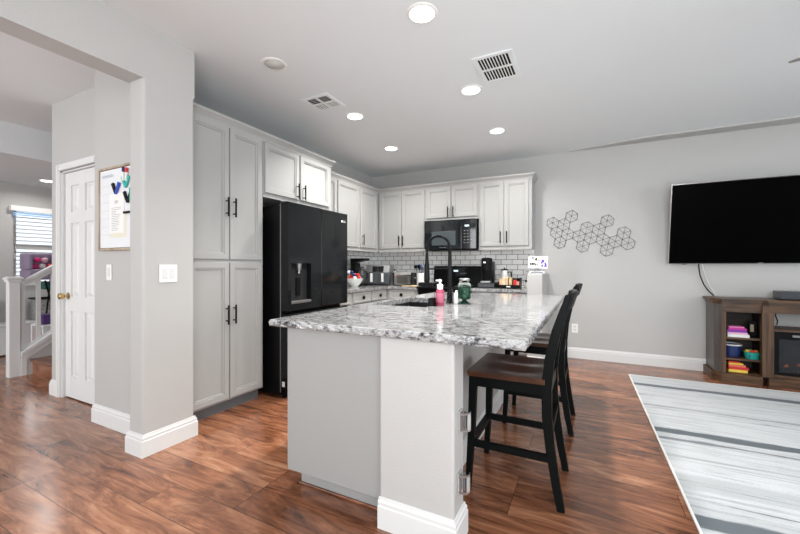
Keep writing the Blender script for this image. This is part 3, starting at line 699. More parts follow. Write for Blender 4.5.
# cabinet latches on the island wall
CLEAR = mat('cloudy_clear_plastic', (.42, .42, .41), .2, 0.2, var=.12, vscale=60)
def latch(z, y, lab):
    t = thing('gate_latch', (-.498, y, z), lab, 'latch', 'gate latches on the island wall')
    MB().box(-.4995, y-.026, z-.045, -.492, y+.026, z+.045, .003).build('back_plate', CLEAR, t)
    arc = [(-.493, y-.024), (-.474, y-.022), (-.460, y-.012), (-.452, y+.004), (-.455, y+.020)]
    inn = [(x+(-.004 if k else 0)+(0 if k < 4 else -.001), yy+.004) for k, (x, yy) in enumerate(arc)]
    loop = arc+inn[::-1]
    for dz in (-.040, .032): MB().prism([(x, yy, z+dz) for x, yy in loop], (0, 0, .008)).build('clasp_band', STEEL, t)
    MB().prism([(x, yy, z-.032) for x, yy in arc[2:]+inn[:1:-1]], (0, 0, .064)).build('clasp', CLEAR, t)
    MB().cyl((-.478, y+.012, z-.036), (-.478, y+.012, z+.036), .007).build('pin', GREY, t, True)
latch(.530, 1.552, 'upper of two chrome gate latches on the white island wall end')
latch(.268, 1.540, 'lower of two chrome gate latches, just above the island baseboard')

# card on the stub wall
t = thing('photo_card', (-.545, 4.66, 1.121), 'white greeting card with black and purple print standing on half wall', 'card')
MB().box(-.625, 4.64, 1.121, -.455, 4.70, 1.150, .004).build('stand', LEAFW, t)
MB().box(-.61, 4.637, 1.127, -.475, 4.6395, 1.145).build('stand_print', INKG, t)
c = MB().prism([(-.645, 4.655, 1.19), (-.425, 4.655, 1.178), (-.418, 4.655, 1.325), (-.64, 4.655, 1.33)], (0, .008, 0)).build('card', LEAFW, t)
MB().box(-.55, 4.663, 1.15, -.52, 4.67, 1.20).build('prop', INKG, t)
rr = random.Random(5)
mb = MB()
for k in range(9):
    x = -.625+rr.random()*.10; z = 1.205+rr.random()*.10; mb.box(x, 4.6525, z, x+.008+rr.random()*.016, 4.6548, z+.006+rr.random()*.018)
mb.build('black_print', BLKP, c)
mb = MB()
for k in range(6):
    x = -.50+rr.random()*.05; z = 1.20+rr.random()*.06; mb.box(x, 4.6525, z, x+.012+rr.random()*.02, 4.6548, z+.012+rr.random()*.02)
mb.build('purple_print', mat('purple_ink', (.15, .06, .50), .6, var=.1), c)

# ------------------------------------------------------------------ things on the kitchen counters
ZK = .9185
t = thing('air_fryer', (-2.93, 5.03, ZK), 'grey dual-basket air fryer standing in the counter corner', 'air fryer')
M1 = mat('slate_metal', (.10, .11, .12), .3, .5, var=.06)
R_ = Matrix.Rotation(0.35, 4, 'Z')
MB().box(-3.11, 4.90, ZK+.008, -2.75, 5.20, ZK+.20, .02).build('body', M1, t, True)
MB().prism([(-3.11, 4.905, ZK+.20), (-3.11, 5.20, ZK+.20), (-3.11, 5.20, ZK+.31), (-3.11, 4.95, ZK+.31)], (.36, 0, 0)).build('control_head', STEEL, t)
MB().prism([(-3.02, 4.908, ZK+.205), (-3.02, 4.944, ZK+.295), (-2.84, 4.944, ZK+.295), (-2.84, 4.908, ZK+.205)], (0, -.004, 0)).build('display_panel', DGLASS, t)
for x0 in (-3.10, -2.925):
    b = MB().box(x0, 4.885, ZK+.02, x0+.165, 4.905, ZK+.19, .006).build('basket', M1, t)
    MB().box(x0+.062, 4.845, ZK+.05, x0+.095, 4.887, ZK+.185, .006).build('handle', WHITE, b)
MB().box(-3.09, 4.92, ZK, -2.77, 5.18, ZK+.008).build('feet', BLKP, t)
t.rotation_euler = (0, 0, 0.28)
t = thing('slim_bottle', (-2.715, 5.13, ZK), 'narrow white bottle standing between air fryer and toaster', 'bottle')
MB().lathe([(.030, 0), (.032, .005), (.032, .16), (.014, .205), (.013, .225)], (-2.715, 5.13, ZK), 20).build('bottle', mat('frosted_white', (.7, .7, .7), .3, var=.08), t, True)
MB().lathe([(.015, .225), (.015, .245), (.010, .248)], (-2.715, 5.13, ZK), 16).build('cap', BLKP, t, True)
t = thing('toaster', (-2.51, 5.07, ZK), 'brushed steel long-slot toaster with black ends under the corner cabinet', 'toaster')
MB().prism([(-2.655, 4.99, ZK+.012), (-2.655, 5.15, ZK+.012), (-2.655, 5.15, ZK+.165), (-2.655, 5.13, ZK+.205), (-2.655, 5.01, ZK+.205), (-2.655, 4.99, ZK+.165)], (.29, 0, 0)).build('body', CHROME, t)
for a in (-2.675, -2.368): MB().box(a, 4.985, ZK+.008, a+.023, 5.155, ZK+.195, .008).build('end_cap', BLKP, t)
MB().box(-2.64, 5.04, ZK+.204, -2.38, 5.06, ZK+.207).box(-2.64, 5.085, ZK+.204, -2.38, 5.105, ZK+.207).build('slots', DARKVOID, t)
MB().box(-2.345, 5.05, ZK+.11, -2.325, 5.09, ZK+.125, .003).build('lever', CHROME, t)
MB().box(-2.67, 4.99, ZK, -2.35, 5.15, ZK+.01).build('base', BLKP, t)
MB().box(-2.60, 4.9855, ZK+.03, -2.42, 4.9895, ZK+.14).build('side_plate', mat('toaster_plate', (.25, .24, .22), .25, .9, var=.1), t)
t = thing('utensil_crock', (-2.255, 5.20, ZK), 'white ceramic crock holding dark cooking utensils left of stove', 'crock')
MB().lathe([(.062, 0), (.066, .004), (.068, .185), (.063, .187), (.058, .02)], (-2.285, 5.19, ZK), 28).build('crock', WHITE, t, True)
tag_u = [(-.035, .0, -.07, .0, BLKP, 'black ladle'), (-.01, .02, -.03, .02, BLKP, 'black slotted turner'), (.01, -.01, .015, -.02, mat('blue_silicone', (.02, .10, .45), .4, var=.05), 'blue silicone spatula'), (.03, .01, .06, .01, BLKP, 'black flat turner'), (.02, -.02, .04, -.05, STEEL, 'steel serving spoon')]
LB = ('black ladle leaning left in the white utensil crock', 'black slotted turner at the back of the white crock', 'blue silicone spatula in the middle of white crock', 'black flat turner leaning right in the white crock', 'steel spoon at the front of the white utensil crock')
for k, (a, b_, c_, d_, mm, lb) in enumerate(tag_u):
    p0 = Vector((-2.285+a*.6, 5.19+b_*.6, ZK+.04)); p1 = Vector((-2.285+c_*1.2, 5.19+d_, ZK+.255))
    u = thing('cooking_utensil', p0, LB[k], 'utensil', 'utensils in the crock')
    MB().cyl(p0, p1, .005, seg=8).build('handle', mm, u, True)
    q = p1+(p1-p0).normalized()*.03
    MB().ball(q, .034, (1, .35, 1.15) if k in (1, 2, 3) else (1, .6, .9)).build('head', mm, u, True)
t = thing('cutting_board', (-2.28, 4.87, ZK), 'light wooden cutting board lying on counter before the white crock', 'cutting board')
MB().box(-2.42, 4.79, ZK, -2.16, 4.95, ZK+.014, .005).build('board', mat('maple', (.62, .46, .26), .5, var=.12, vscale=20), t)
o = MB().box(-2.40, 4.80, ZK+.015, -2.30, 4.86, ZK+.028, .004).build('oven_mitt', BLKP, loc=(-2.35, 4.83, ZK+.015)); tag(o, 'small folded black cloth on the wooden cutting board', 'cloth')

t = thing('drink_machine', (-3.08, 4.62, ZK), 'black countertop drink maker with overhanging head beside the air fryer', 'drink maker')
MB().box(-3.17, 4.53, ZK, -2.95, 4.71, ZK+.03, .006).build('base', BLKP, t)
MB().box(-3.17, 4.54, ZK+.03, -3.09, 4.70, ZK+.34, .012).build('tower', BLKP, t)
MB().prism([(-3.17, 4.54, ZK+.34), (-2.93, 4.54, ZK+.385), (-2.93, 4.54, ZK+.41), (-3.17, 4.54, ZK+.41)], (0, .16, 0)).build('head', BLKP, t)
MB().lathe([(.045, .03), (.05, .04), (.055, .2), (.05, .24), (.03, .25), (.03, .29)], (-3.02, 4.62, ZK), 24).build('jug', mat('smoked_plastic', (.05, .05, .055), .1, var=.3, vscale=40), t, True)
MB().tube([(-2.965, 4.62, ZK+.22), (-2.93, 4.62, ZK+.21), (-2.92, 4.62, ZK+.14), (-2.965, 4.62, ZK+.08)], .008, 10).build('jug_handle', BLKP, t, True)
t.location = (-3.10, 4.68, ZK)
t = thing('snack_bowl', (-2.98, 4.40, ZK), 'white bowl heaped with red and white wrapped snacks beside the refrigerator', 'bowl')
MB().lathe([(.05, 0), (.055, .01), (.11, .075), (.125, .12), (.12, .12), (.10, .08), (.04, .02)], (-2.98, 4.40, ZK), 32).build('bowl', WHITE, t, True)
rr = random.Random(11)
cols = [(RED, 'red'), (LEAFW, 'white'), (NAVY, 'navy blue'), (RED, 'red'), (ORNG, 'orange')]
spots = []
for k in range(13):
    if k < 7: a = k*2*PI/7; p = (-2.98+.075*math.cos(a), 4.40+.075*math.sin(a), ZK+.125)
    elif k < 11: a = k*2*PI/4+.4; p = (-2.98+.045*math.cos(a), 4.40+.045*math.sin(a), ZK+.170)
    else: p = (-2.98+(k-11.5)*.04, 4.30, ZK+.205)
    mm, cn = cols[k % 5]
    o = MB().ball((0, 0, 0), .033, (1, .8, .72)).build('snack_packet', mm, smooth=True); o.location = p; o.rotation_euler = (rr.random(), rr.random(), rr.random()*3)
    lay = 'rim layer' if k < 7 else ('middle layer' if k < 11 else 'very top')
    tag(o, 'small %s wrapped snack in the %s of the white bowl' % (cn, lay), 'snack', 'wrapped snacks in the white bowl (%s, %s)' % (cn, lay))

t = thing('coffee_maker', (-1.235, 5.10, ZK), 'tall narrow black pod coffee maker right of the stove', 'coffee maker')
t0 = t
MB().box(-1.315, 5.06, ZK+.067, -1.165, 5.24, ZK+.36, .018).build('body', BLKP, t, True)
MB().lathe([(.075, .20), (.076, .21), (.076, .36), (.06, .375), (.02, .38)], (-1.24, 5.05, ZK+.03), 28).build('brew_head', BLKP, t, True)
MB().box(-1.305, 4.96, ZK+.067, -1.175, 5.07, ZK+.09, .004).build('drip_tray', STEEL, t)
MB().box(-1.27, 4.968, ZK+.33, -1.235, 4.98, ZK+.355, .003).build('button', CHROME, t)
t = thing('pod_drawer', (-1.225, 5.07, ZK), 'low black coffee pod drawer underneath the black coffee maker', 'drawer box')
MB().box(-1.345, 4.95, ZK, -1.105, 5.26, ZK+.065, .005).build('case', BLKP, t)
f = MB().box(-1.335, 4.942, ZK+.008, -1.115, 4.952, ZK+.058, .003).build('drawer_front', CARTON, t)
MB().ball((-1.225, 4.938, ZK+.033), .007).build('knob', CHROME, f, True)
t = thing('kettle', (-1.03, 5.205, ZK), 'white and steel electric kettle behind the black snack tray', 'kettle')
MB().lathe([(.060, 0), (.060, .02), (.055, .03), (.050, .19), (.048, .205)], (-1.03, 5.205, ZK+.03), 28).build('body', mat('satin_white_metal', (.68, .68, .67), .25, .3, var=.03), t, True)
MB().lathe([(.050, .205), (.048, .222), (.010, .226), (.010, .24), (.004, .243)], (-1.03, 5.205, ZK+.03), 24).build('lid', BLKP, t, True)
MB().tube([(-.983, 5.19, ZK+.21), (-.940, 5.18, ZK+.215), (-.930, 5.18, ZK+.15), (-.947, 5.18, ZK+.08), (-.975, 5.19, ZK+.07)], .009, 10).build('handle', BLKP, t, True)
MB().lathe([(.066, 0), (.066, .026), (.05, .03)], (-1.03, 5.205, ZK), 28).build('base', BLKP, t, True)
t = thing('snack_tray', (-.93, 5.05, ZK), 'black tray of snack packets at right end of the counter', 'tray')
mb = MB(); x0, x1, y0, y1 = -1.07, -.79, 4.97, 5.13
mb.box(x0, y0, ZK, x1, y1, ZK+.006).box(x0, y0, ZK, x1, y0+.006, ZK+.045).box(x0, y1-.006, ZK, x1, y1, ZK+.13).box(x0, y0, ZK, x0+.006, y1, ZK+.09).box(x1-.006, y0, ZK, x1, y1, ZK+.14)
mb.build('tray', BLKP, t)
MB().box(-.96, y0-.002, ZK+.015, -.91, y0, ZK+.03).build('tray_sticker', LEAFW, t)
PE = mat('peach_packet', (.75, .45, .30), .5, var=.2, vscale=50)
for k, (xa, hh, mm, cn) in enumerate(((-1.043, .125, PE, 'peach'), (-1.003, .145, mat('cream_packet', (.72, .62, .42), .5, var=.25, vscale=50), 'cream'), (-.963, .15, mat('tan_packet', (.66, .48, .30), .5, var=.3, vscale=50), 'tan'), (-.915, .14, mat('gold_packet', (.62, .50, .28), .4, var=.3, vscale=50), 'gold'), (-.86, .11, RED, 'red'), (-.82, .09, mat('pale_red_packet', (.75, .30, .25), .5, var=.3, vscale=50), 'pale red'))):
    o = MB().box(xa-.019, 5.00, ZK+.008, xa+.019, 5.10, ZK+hh, .005).build('snack_packet', mm, loc=(xa, 5.05, ZK+.008))
    tag(o, '%s snack packet standing in the black counter tray' % cn, 'snack packet', 'packets in the black tray (%s)' % cn)
t = thing('storage_jar', (-.71, 5.12, ZK), 'small glass jar with dark lid beside the half wall', 'jar')
MB().lathe([(.035, 0), (.036, .005), (.036, .07), (.03, .08)], (-.715, 5.12, ZK), 24).build('jar', mat('milky_glass', (.6, .6, .58), .2, var=.1, vscale=40), t, True)
MB().lathe([(.033, .08), (.033, .105), (.028, .108)], (-.715, 5.12, ZK), 24).build('lid', BLKP, t, True)

# ------------------------------------------------------------------ bar stools
def make_stool():
    W = .42; t = bpy.data.objects.new('bar_stool', None); COL.objects.link(t)
    # local frame: x towards the back, y across, seat front at x=-0.215
    # seat: saddle shaped board
    bm = bmesh.new(); nx, ny = 12, 12; top = []; bot = []
    for i in range(nx+1):
        for j in range(ny+1):
            u = i/nx; v = j/ny; x = -.222+u*.392; hw = (.225+.012*(1-u)); y = (v*2-1)*hw
            dip = -.012*math.exp(-((abs(v-.5)-.22)/.14)**2)*math.exp(-((u-.6)/.28)**2)
            top.append(bm.verts.new((x, y, .641+dip))); bot.append(bm.verts.new((x+(.004 if i == 0 else 0), y*.985, .613)))
    g = lambda a, i, j: a[i*(ny+1)+j]
    for i in range(nx):
        for j in range(ny):
            bm.faces.new([g(top, i, j), g(top, i+1, j), g(top, i+1, j+1), g(top, i, j+1)]); bm.faces.new([g(bot, i, j), g(bot, i, j+1), g(bot, i+1, j+1), g(bot, i+1, j)])
    for i in range(nx):
        for j in (0, ny): bm.faces.new([g(top, i, j), g(top, i+1, j), g(bot, i+1, j), g(bot, i, j)])
    for j in range(ny):
        for i in (0, nx): bm.faces.new([g(top, i, j), g(top, i, j+1), g(bot, i, j+1), g(bot, i, j)])
    mb = MB(); mb.bm.free(); mb.bm = bm
    s = mb.build('seat', SEATW, t, True)
    s.data.materials.append(SEATE)
    for p in s.data.polygons:
        if abs(p.normal.z) < .4: p.material_index = 1
    MB().box(-.205, -.200, .552, .195, -.180, .612).box(-.205, .180, .552, .195, .200, .612).box(-.205, -.18, .552, -.185, .18, .612).box(.175, -.18, .552, .195, .18, .612).build('apron', STOOLB, t)
    for sy in (-1, 1):
        MB().sweep([(-.222, sy*.205, 0), (-.205, sy*.197, .30), (-.197, sy*.190, .612)], .040, .040, [.72, .9, 1]).build('leg', STOOLB, t)
        pts = [(.245, sy*.205, 0), (.222, sy*.204, .12), (.195, sy*.202, .30), (.180, sy*.200, .45), (.178, sy*.199, .60), (.192, sy*.197, .74), (.222, sy*.195, .88), (.258, sy*.193, .99), (.285, sy*.192, 1.055)]
        MB().sweep(pts, .032, .046, [.75, .85, .95, 1, 1.05, 1, .92, .85, .8]).build('leg', STOOLB, t)
        MB().box(-.20, sy*.197-.011, .225, .185, sy*.197+.011, .260).build('side_stretcher', STOOLB, t)
    MB().box(-.222, -.185, .228, -.190, .185, .262).build('footrest', STOOLB, t)
    MB().box(.185, -.19, .36, .205, .19, .395).build('rear_stretcher', STOOLB, t)
    # crest rail (curved in plan), lower rail and slats
    mb = MB(); n = 10; a = []; 
    for k in range(n+1):
        y = -.215+.43*k/n; bow = .030*(1-(y/.215)**2)
        ring = []
        for dx, z in ((0, .985), (.024, .985), (.048, 1.062), (.040, 1.070), (.022, 1.062)):
            ring.append(mb.bm.verts.new((.240+dx+bow, y, z+.006*(1-(y/.215)**2))))
        a.append(ring)
    for p, q in zip(a, a[1:]):
        for k in range(5): mb.bm.faces.new([p[k], p[(k+1) % 5], q[(k+1) % 5], q[k]])
    mb.bm.faces.new(a[0][::-1]); mb.bm.faces.new(a[-1])
    mb.build('crest_rail', STOOLB, t, True)
    MB().box(.172, -.185, .640, .190, .185, .675).build('lower_rail', STOOLB, t)
    for k in range(5):
        y = -.12+.06*k
        MB().sweep([(.182, y, .67), (.200, y, .76), (.232, y, .88), (.272, y, .99)], .022, .010).build('back_slat', STOOLB, t)
    return t
s1 = make_stool(); s1.location = (-.362, 2.172, 0)
tag(s1, 'nearest black bar stool with brown wood seat at the island', 'bar stool', 'bar stools at the island')
s2 = copy_tree(s1); s2.location = (-.352, 3.10, 0)
s2['label'] = 'farther black bar stool with brown wood seat, behind the nearest one'

# ------------------------------------------------------------------ television
t = thing('television', (1.69, 5.33, 1.25), 'large black flat television mounted on the wall above the wood console', 'television')
W = 1.68
mb = MB().box(0, -.045, 0, W, 0, .905, .006); tv = mb.build('cabinet', BLKP)
tv.parent = t; tv.location = Vector((.845, 5.345, 1.25))-wloc(t)
pl = MB().box(.008, -.0475, .012, W-.008, -.0445, .897).build('screen', TVS); pl.parent = tv
tr = MB().box(-.002, -.048, -.004, W+.002, 0, -.0005).box(-.004, -.047, -.004, 0.0005, 0, .910).box(-.004, -.047, .9055, W+.004, 0, .910).box(W-.0005, -.047, -.004, W+.004, 0, .910).build('bezel', CHROME); tr.parent = tv
MB().box(.79, -.049, .001, .83, -.0475, .008).build('logo', GREY).parent = tv
MB().box(.13, -.04, -.013, .17, -.01, -.004, .003).build('sensor', BLKP).parent = tv
tv.rotation_euler = (math.radians(13.5), 0, 0)
MB().box(1.45, 5.33, 1.55, 1.95, 5.374, 1.95).box(1.6, 5.20, 1.70, 1.8, 5.34, 1.80).build('wall_bracket', BLK, t)
o = MB().tube([(1.13, 5.31, 1.244), (1.135, 5.33, 1.20), (1.15, 5.345, 1.10), (1.185, 5.355, 1.00), (1.225, 5.355, .93), (1.27, 5.34, .876)], .006, 8).build('power_cable', BLKP, smooth=True, loc=(1.1, 5.33, .86))
tag(o, 'black power cable hanging from the television to the console', 'cable')
o = MB().tube([(1.16, 5.325, 1.244), (1.175, 5.345, 1.20), (1.205, 5.36, 1.09), (1.24, 5.362, .98), (1.30, 5.36, .876)], .004, 8).build('power_cable', LEAFW, smooth=True, loc=(1.1, 5.34, .86))
tag(o, 'thin white cable hanging beside the thicker black television cable', 'cable')

# ------------------------------------------------------------------ media console
t = thing('media_console', (2.1, 5.18, 0), 'brown wood media console with open cubbies and electric fireplace', 'tv stand')
X0, X1, YF, YK = 1.205, 2.995, 5.00, 5.355
MB().prism([(X0-.03, YK, .840), (X0-.03, YF+.08, .840), (X0+.04, YF-.03, .840), (1.56, YF-.03, .840), (1.60, YF-.06, .840), (2.60, YF-.06, .840), (2.64, YF-.03, .840), (X1-.04, YF-.03, .840), (X1+.03, YF+.08, .840), (X1+.03, YK, .840)], (0, 0, .028)).build('top', STANDWX, t)
MB().prism([(X0-.01, YK, .810), (X0-.01, YF+.07, .810), (X0+.05, YF-.01, .810), (1.57, YF-.01, .810), (1.61, YF-.04, .810), (2.59, YF-.04, .810), (2.63, YF-.01, .810), (X1-.05, YF-.01, .810), (X1+.01, YF+.07, .810), (X1+.01, YK, .810)], (0, 0, .0295)).build('top_moulding', STANDWX, t)
for s_, xa in ((1, X0), (-1, X1)):
    MB().prism([(xa, YK, .06), (xa, YF+.07, .06), (xa+s_*.055, YF, .06), (xa+s_*.065, YF+.02, .06), (xa+s_*.02, YF+.08, .06), (xa+s_*.02, YK, .06)], (0, 0, .749)).build('side', STANDSIDE, t)
    MB().prism([(xa-s_*.025, YK, 0), (xa-s_*.025, YF+.05, 0), (xa+s_*.04, YF-.03, 0), (xa+s_*.365, YF-.03, 0), (xa+s_*.365, YF+.02, 0), (xa+s_*.06, YF+.02, 0), (xa, YF+.08, 0), (xa, YK, 0)], (0, 0, .09)).build('plinth', STANDW, t)
MB().box(1.61, YF-.055, 0, 2.59, YF, .09, .003).build('plinth', STANDW, t)
MB().box(X0+.055, YF-.005, .73, 1.57, YF+.02, .810).box(2.63, YF-.005, .73, X1-.055, YF+.02, .810).box(1.57, YF-.03, .735, 2.63, YF+.01, .810).build('top_rail', STANDW, t)
for a, b in ((X0+.05, X0+.085), (X1-.085, X1-.05)): MB().box(a, YF-.006, .09, b, YF+.02, .73).build('stile', STILEW, t)
for a, b in ((1.565, 1.655), (2.545, 2.635)): MB().box(a, YF-.03, .09, b, YF+.03, .735).build('stile', STILEW, t)
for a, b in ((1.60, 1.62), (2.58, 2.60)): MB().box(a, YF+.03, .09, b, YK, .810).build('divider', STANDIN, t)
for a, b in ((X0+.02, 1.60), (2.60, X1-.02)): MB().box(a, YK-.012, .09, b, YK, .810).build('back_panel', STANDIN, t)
for z in (.075, .225, .445):
    for a, b in ((X0+.03, 1.60), (2.60, X1-.03)): MB().box(a, YF+.02, z, b, YK-.012, z+.018).build('shelf', STANDW, t)
MB().box(1.655, YF-.02, .555, 2.545, YK-.05, .575).build('shelf', STANDW, t)
MB().box(1.655, YF-.015, .09, 2.545, YF+.02, .12).build('bottom_rail', STANDW, t)
# electric fireplace insert: a thing of its own
f = thing('electric_fireplace', (2.1, YF, .121), 'black electric fireplace insert glowing orange in the console', 'fireplace')
MB().box(1.657, YF, .121, 2.543, YF+.02, .145).box(1.657, YF, .145, 1.70, YF+.02, .553).box(2.50, YF, .145, 2.543, YF+.02, .553).box(1.70, YF, .48, 2.50, YF+.02, .553).build('frame', BLKP, f)
MB().box(1.66, YF+.021, .122, 2.54, YF+.025, .14).box(1.66, YF+.19, .122, 2.54, YF+.20, .55).box(1.66, YF+.02, .122, 1.67, YF+.19, .55).box(2.53, YF+.02, .122, 2.54, YF+.19, .55).build('firebox', CARTON, f)
MB().box(1.70, YF+.022, .145, 2.50, YF+.026, .48).build('glass', mat('smoked_glass', (.25, .26, .28), .03, trans=.9, ior=1.2), f)
for k in range(5):
    x = 1.76+k*.16; MB().tube([(x, YF+.07+.02*(k % 2), .165), (x+.10, YF+.09, .185), (x+.19, YF+.07, .18)], [.02, .024, .018], 10).build('log', mat('charred_log', (.06, .045, .04), .9, bump=.8, bscale=60, var=.4, vscale=40), f, True)
FL = mat('flame_glow', (.8, .2, .05), .5, emit=(1.0, .22, .05), estr=.7)
for k in range(8):
    x = 1.80+k*.088; h = .05+.04*((k*37) % 5)/5
    MB().lathe([(.026, 0), (.020, h*.4), (.008, h*.8), (.001, h)], (x, YF+.12, .165), 10).build('flame', FL, f, True)
MB().box(1.80, YF-.0015, .505, 1.86, YF, .525).build('control_panel', GREY, f)
o = MB().tube([(1.80, 5.34, .74), (1.79, 5.345, .68), (1.81, 5.35, .62), (1.80, 5.345, .58)], .005, 8).build('power_cable', BLKP, smooth=True, loc=(1.8, 5.345, .58)); tag(o, 'short black cord hanging in the open gap above the fireplace', 'cord')
# sound box
t = thing('cable_box', (1.95, 5.12, .869), 'low charcoal box standing on the console below the television', 'media box')
MB().box(1.725, 5.03, .875, 2.12, 5.22, .955, .006).build('case', CARTON, t)
MB().box(1.74, 5.03, .869, 2.08, 5.21, .875).build('feet', BLKP, t)
MB().box(1.88, 5.0185, .90, 1.90, 5.0205, .908).build('indicator', GREY, t)
# console contents (left cubbies)
def book(x0, y0, z0, x1, y1, z1, m, lab, g):
    t = thing('book', ((x0+x1)/2, (y0+y1)/2, z0), lab, 'book', g)
    MB().box(x0+.002, y0+.003, z0+.0025, x1-.002, y1-.002, z1-.0025).build('pages', LEAFW, t)
    MB().box(x0, y0, z0, x1, y1, z0+.0022).box(x0, y0, z1-.0022, x1, y1, z1).box(x0, y0, z0+.0022, x1, y0+.0025, z1-.0022).build('cover', m, t)
S1, S2, S3 = .4635, .2435, .0935
book(1.315, 5.04, S1, 1.49, 5.20, S1+.030, LEAFW, 'thick white book at bottom of the stack on top shelf', 'books on the console top shelf')
book(1.313, 5.035, S1+.031, 1.475, 5.19, S1+.050, mat('pale_pink_cover', (.75, .45, .60), .4, var=.05), 'pale pink book second from bottom of the shelf stack', 'books on the console top shelf')
book(1.315, 5.04, S1+.051, 1.47, 5.20, S1+.078, VIOLET, 'violet book in the middle of the console shelf stack', 'books on the console top shelf')
book(1.320, 5.03, S1+.079, 1.465, 5.19, S1+.096, MAGENTA, 'magenta book second from top of the console shelf stack', 'books on the console top shelf')
book(1.325, 5.045, S1+.097, 1.45, 5.18, S1+.112, mat('pink_cover', (.70, .20, .42), .4, var=.05), 'pink book on top of the console shelf stack', 'books on the console top shelf')
t = thing('desk_gadget', (1.52, 5.12, S1), 'upright black gadget with small light picture on the top shelf', 'gadget')
MB().box(1.495, 5.06, S1, 1.58, 5.16, S1+.01, .002).build('base', BLKP, t)
MB().box(1.505, 5.10, S1+.01, 1.565, 5.125, S1+.17, .006).build('body', BLKP, t)
MB().box(1.513, 5.0985, S1+.06, 1.540, 5.0998, S1+.135).build('picture', mat('tan_print', (.35, .28, .20), .5, var=.5, vscale=60), t)
t = thing('storage_bin', (1.40, 5.13, S2), 'navy bin with white rim on the middle console shelf', 'bin')
MB().lathe([(.072, 0), (.078, .005), (.085, .12), (.080, .12), (.07, .01)], (1.375, 5.17, S2), 28).build('bin', NAVY, t, True)
MB().lathe([(.086, .118), (.094, .121), (.094, .130), (.086, .134), (.080, .13)], (1.375, 5.17, S2), 28, ring_only=True).build('rim', LEAFW, t, True)
t = thing('toy_basket', (1.52, 5.09, S2), 'teal oval basket of small toys on the middle console shelf', 'basket')
MB().lathe([(.050, 0), (.054, .004), (.064, .070), (.068, .074), (.062, .074), (.05, .006)], (1.520, 5.085, S2), 28).build('basket', TEAL, t, True)
for k in range(3): MB().box(1.485+k*.022, 5.032, S2+.02, 1.495+k*.022, 5.046, S2+.045).build('cut_out', (NAVY, LEAFW, ORNG)[k], t)
for k, (dx, dy, mm, cn) in enumerate(((-.034, 0, YEL, 'yellow'), (0, -.02, RED, 'red'), (.032, 0, ORNG, 'orange'), (0, .034, GREENP, 'green'))):
    o = MB().ball((0, 0, 0), .022, (1, .8, .75)).build('toy_block', mm, smooth=True, loc=None); o.location = (1.520+dx, 5.085+dy, S2+.078)
    tag(o, '%s toy in the teal basket on the console' % cn, 'toy', 'toys in the teal basket')
zz = S3
for k, (w_, h_, mm, cn, pos_) in enumerate(((.155, .028, mat('yellow_box', (.85, .60, .08), .5, var=.15, vscale=40), 'yellow', 'at the bottom'), (.165, .026, RED, 'red', 'second from bottom'), (.14, .022, mat('coral_box', (.80, .16, .10), .5, var=.1, vscale=30), 'coral red', 'in the middle'), (.12, .018, YEL, 'golden yellow', 'second from top'), (.09, .014, RED, 'small red', 'on top'))):
    o = MB().box(1.325, 5.05, zz, 1.325+w_, 5.16, zz+h_, .002).build('card_game_box', mm, loc=(1.4, 5.1, zz)); zz += h_+.001
    tag(o, '%s flat game box %s of the bottom-shelf pile' % (cn, pos_), 'game box', 'game boxes on the bottom shelf')

# ------------------------------------------------------------------ rug
t = thing('area_rug', (2.4, 2.85, 0), 'large white and grey striped area rug in front of the console', 'rug')
MB().box(.418, RUG_Y0+.01, .001, 4.40, RUG_Y1-.01, .011).build('pile', RUG, t)
MB().box(.405, RUG_Y0, .001, .418, RUG_Y1, .012, .003).box(.405, RUG_Y1-.010, .001, 4.41, RUG_Y1, .012, .003).box(.405, RUG_Y0, .001, 4.41, RUG_Y0+.01, .012, .003).box(4.40, RUG_Y0, .001, 4.41, RUG_Y1, .012, .003).build('binding', LEAFW, t)
# rug pile object coordinates start at the rug thing's centre
for o_ in t.children:
    if o_.name.startswith('pile'):
        for v in o_.data.vertices: v.co += Vector(t.location)
        o_.location = -Vector(t.location)
t.rotation_euler = (0, 0, .0163); t.location.x += .027; t.location.y += .033

# ------------------------------------------------------------------ wall art
def hexart():
    t = thing('wall_art', (.02, 5.36, 1.62), 'black wire hexagon wall art left of the television', 'wall art')
    ang = math.radians(-11.6); a = Vector((math.cos(ang), 0, math.sin(ang)))*.1400; b = Vector((math.cos(ang+PI/3), 0, math.sin(ang+PI/3)))*.1400
    org = Vector((-.380, 5.366, 1.661)); R = .1400/math.sqrt(3)
    cells = [(i, 0) for i in range(7)]+[(-1, 1), (0, 1), (0, 2), (1, -1), (2, 1), (3, 1), (3, 2), (3, -1), (5, -1), (5, 1)]
    r = .0022
    for (i, j) in cells:
        c = org+a*i+b*j; mb = MB(); ctr = c+Vector((0, -.028, 0))
        vs_ = [c+Vector((R*math.cos(ang+PI/6+k*PI/3), 0, R*math.sin(ang+PI/6+k*PI/3))) for k in range(6)]
        for k in range(6): mb.tube([vs_[k], vs_[(k+1) % 6]], r, 5)
        for k in range(6): mb.tube([ctr, vs_[k]], r*.7, 5)
        mb.build('hexagon', mat('bronze_wire', (.05, .045, .04), .4, .7, var=.1), t)
hexart()

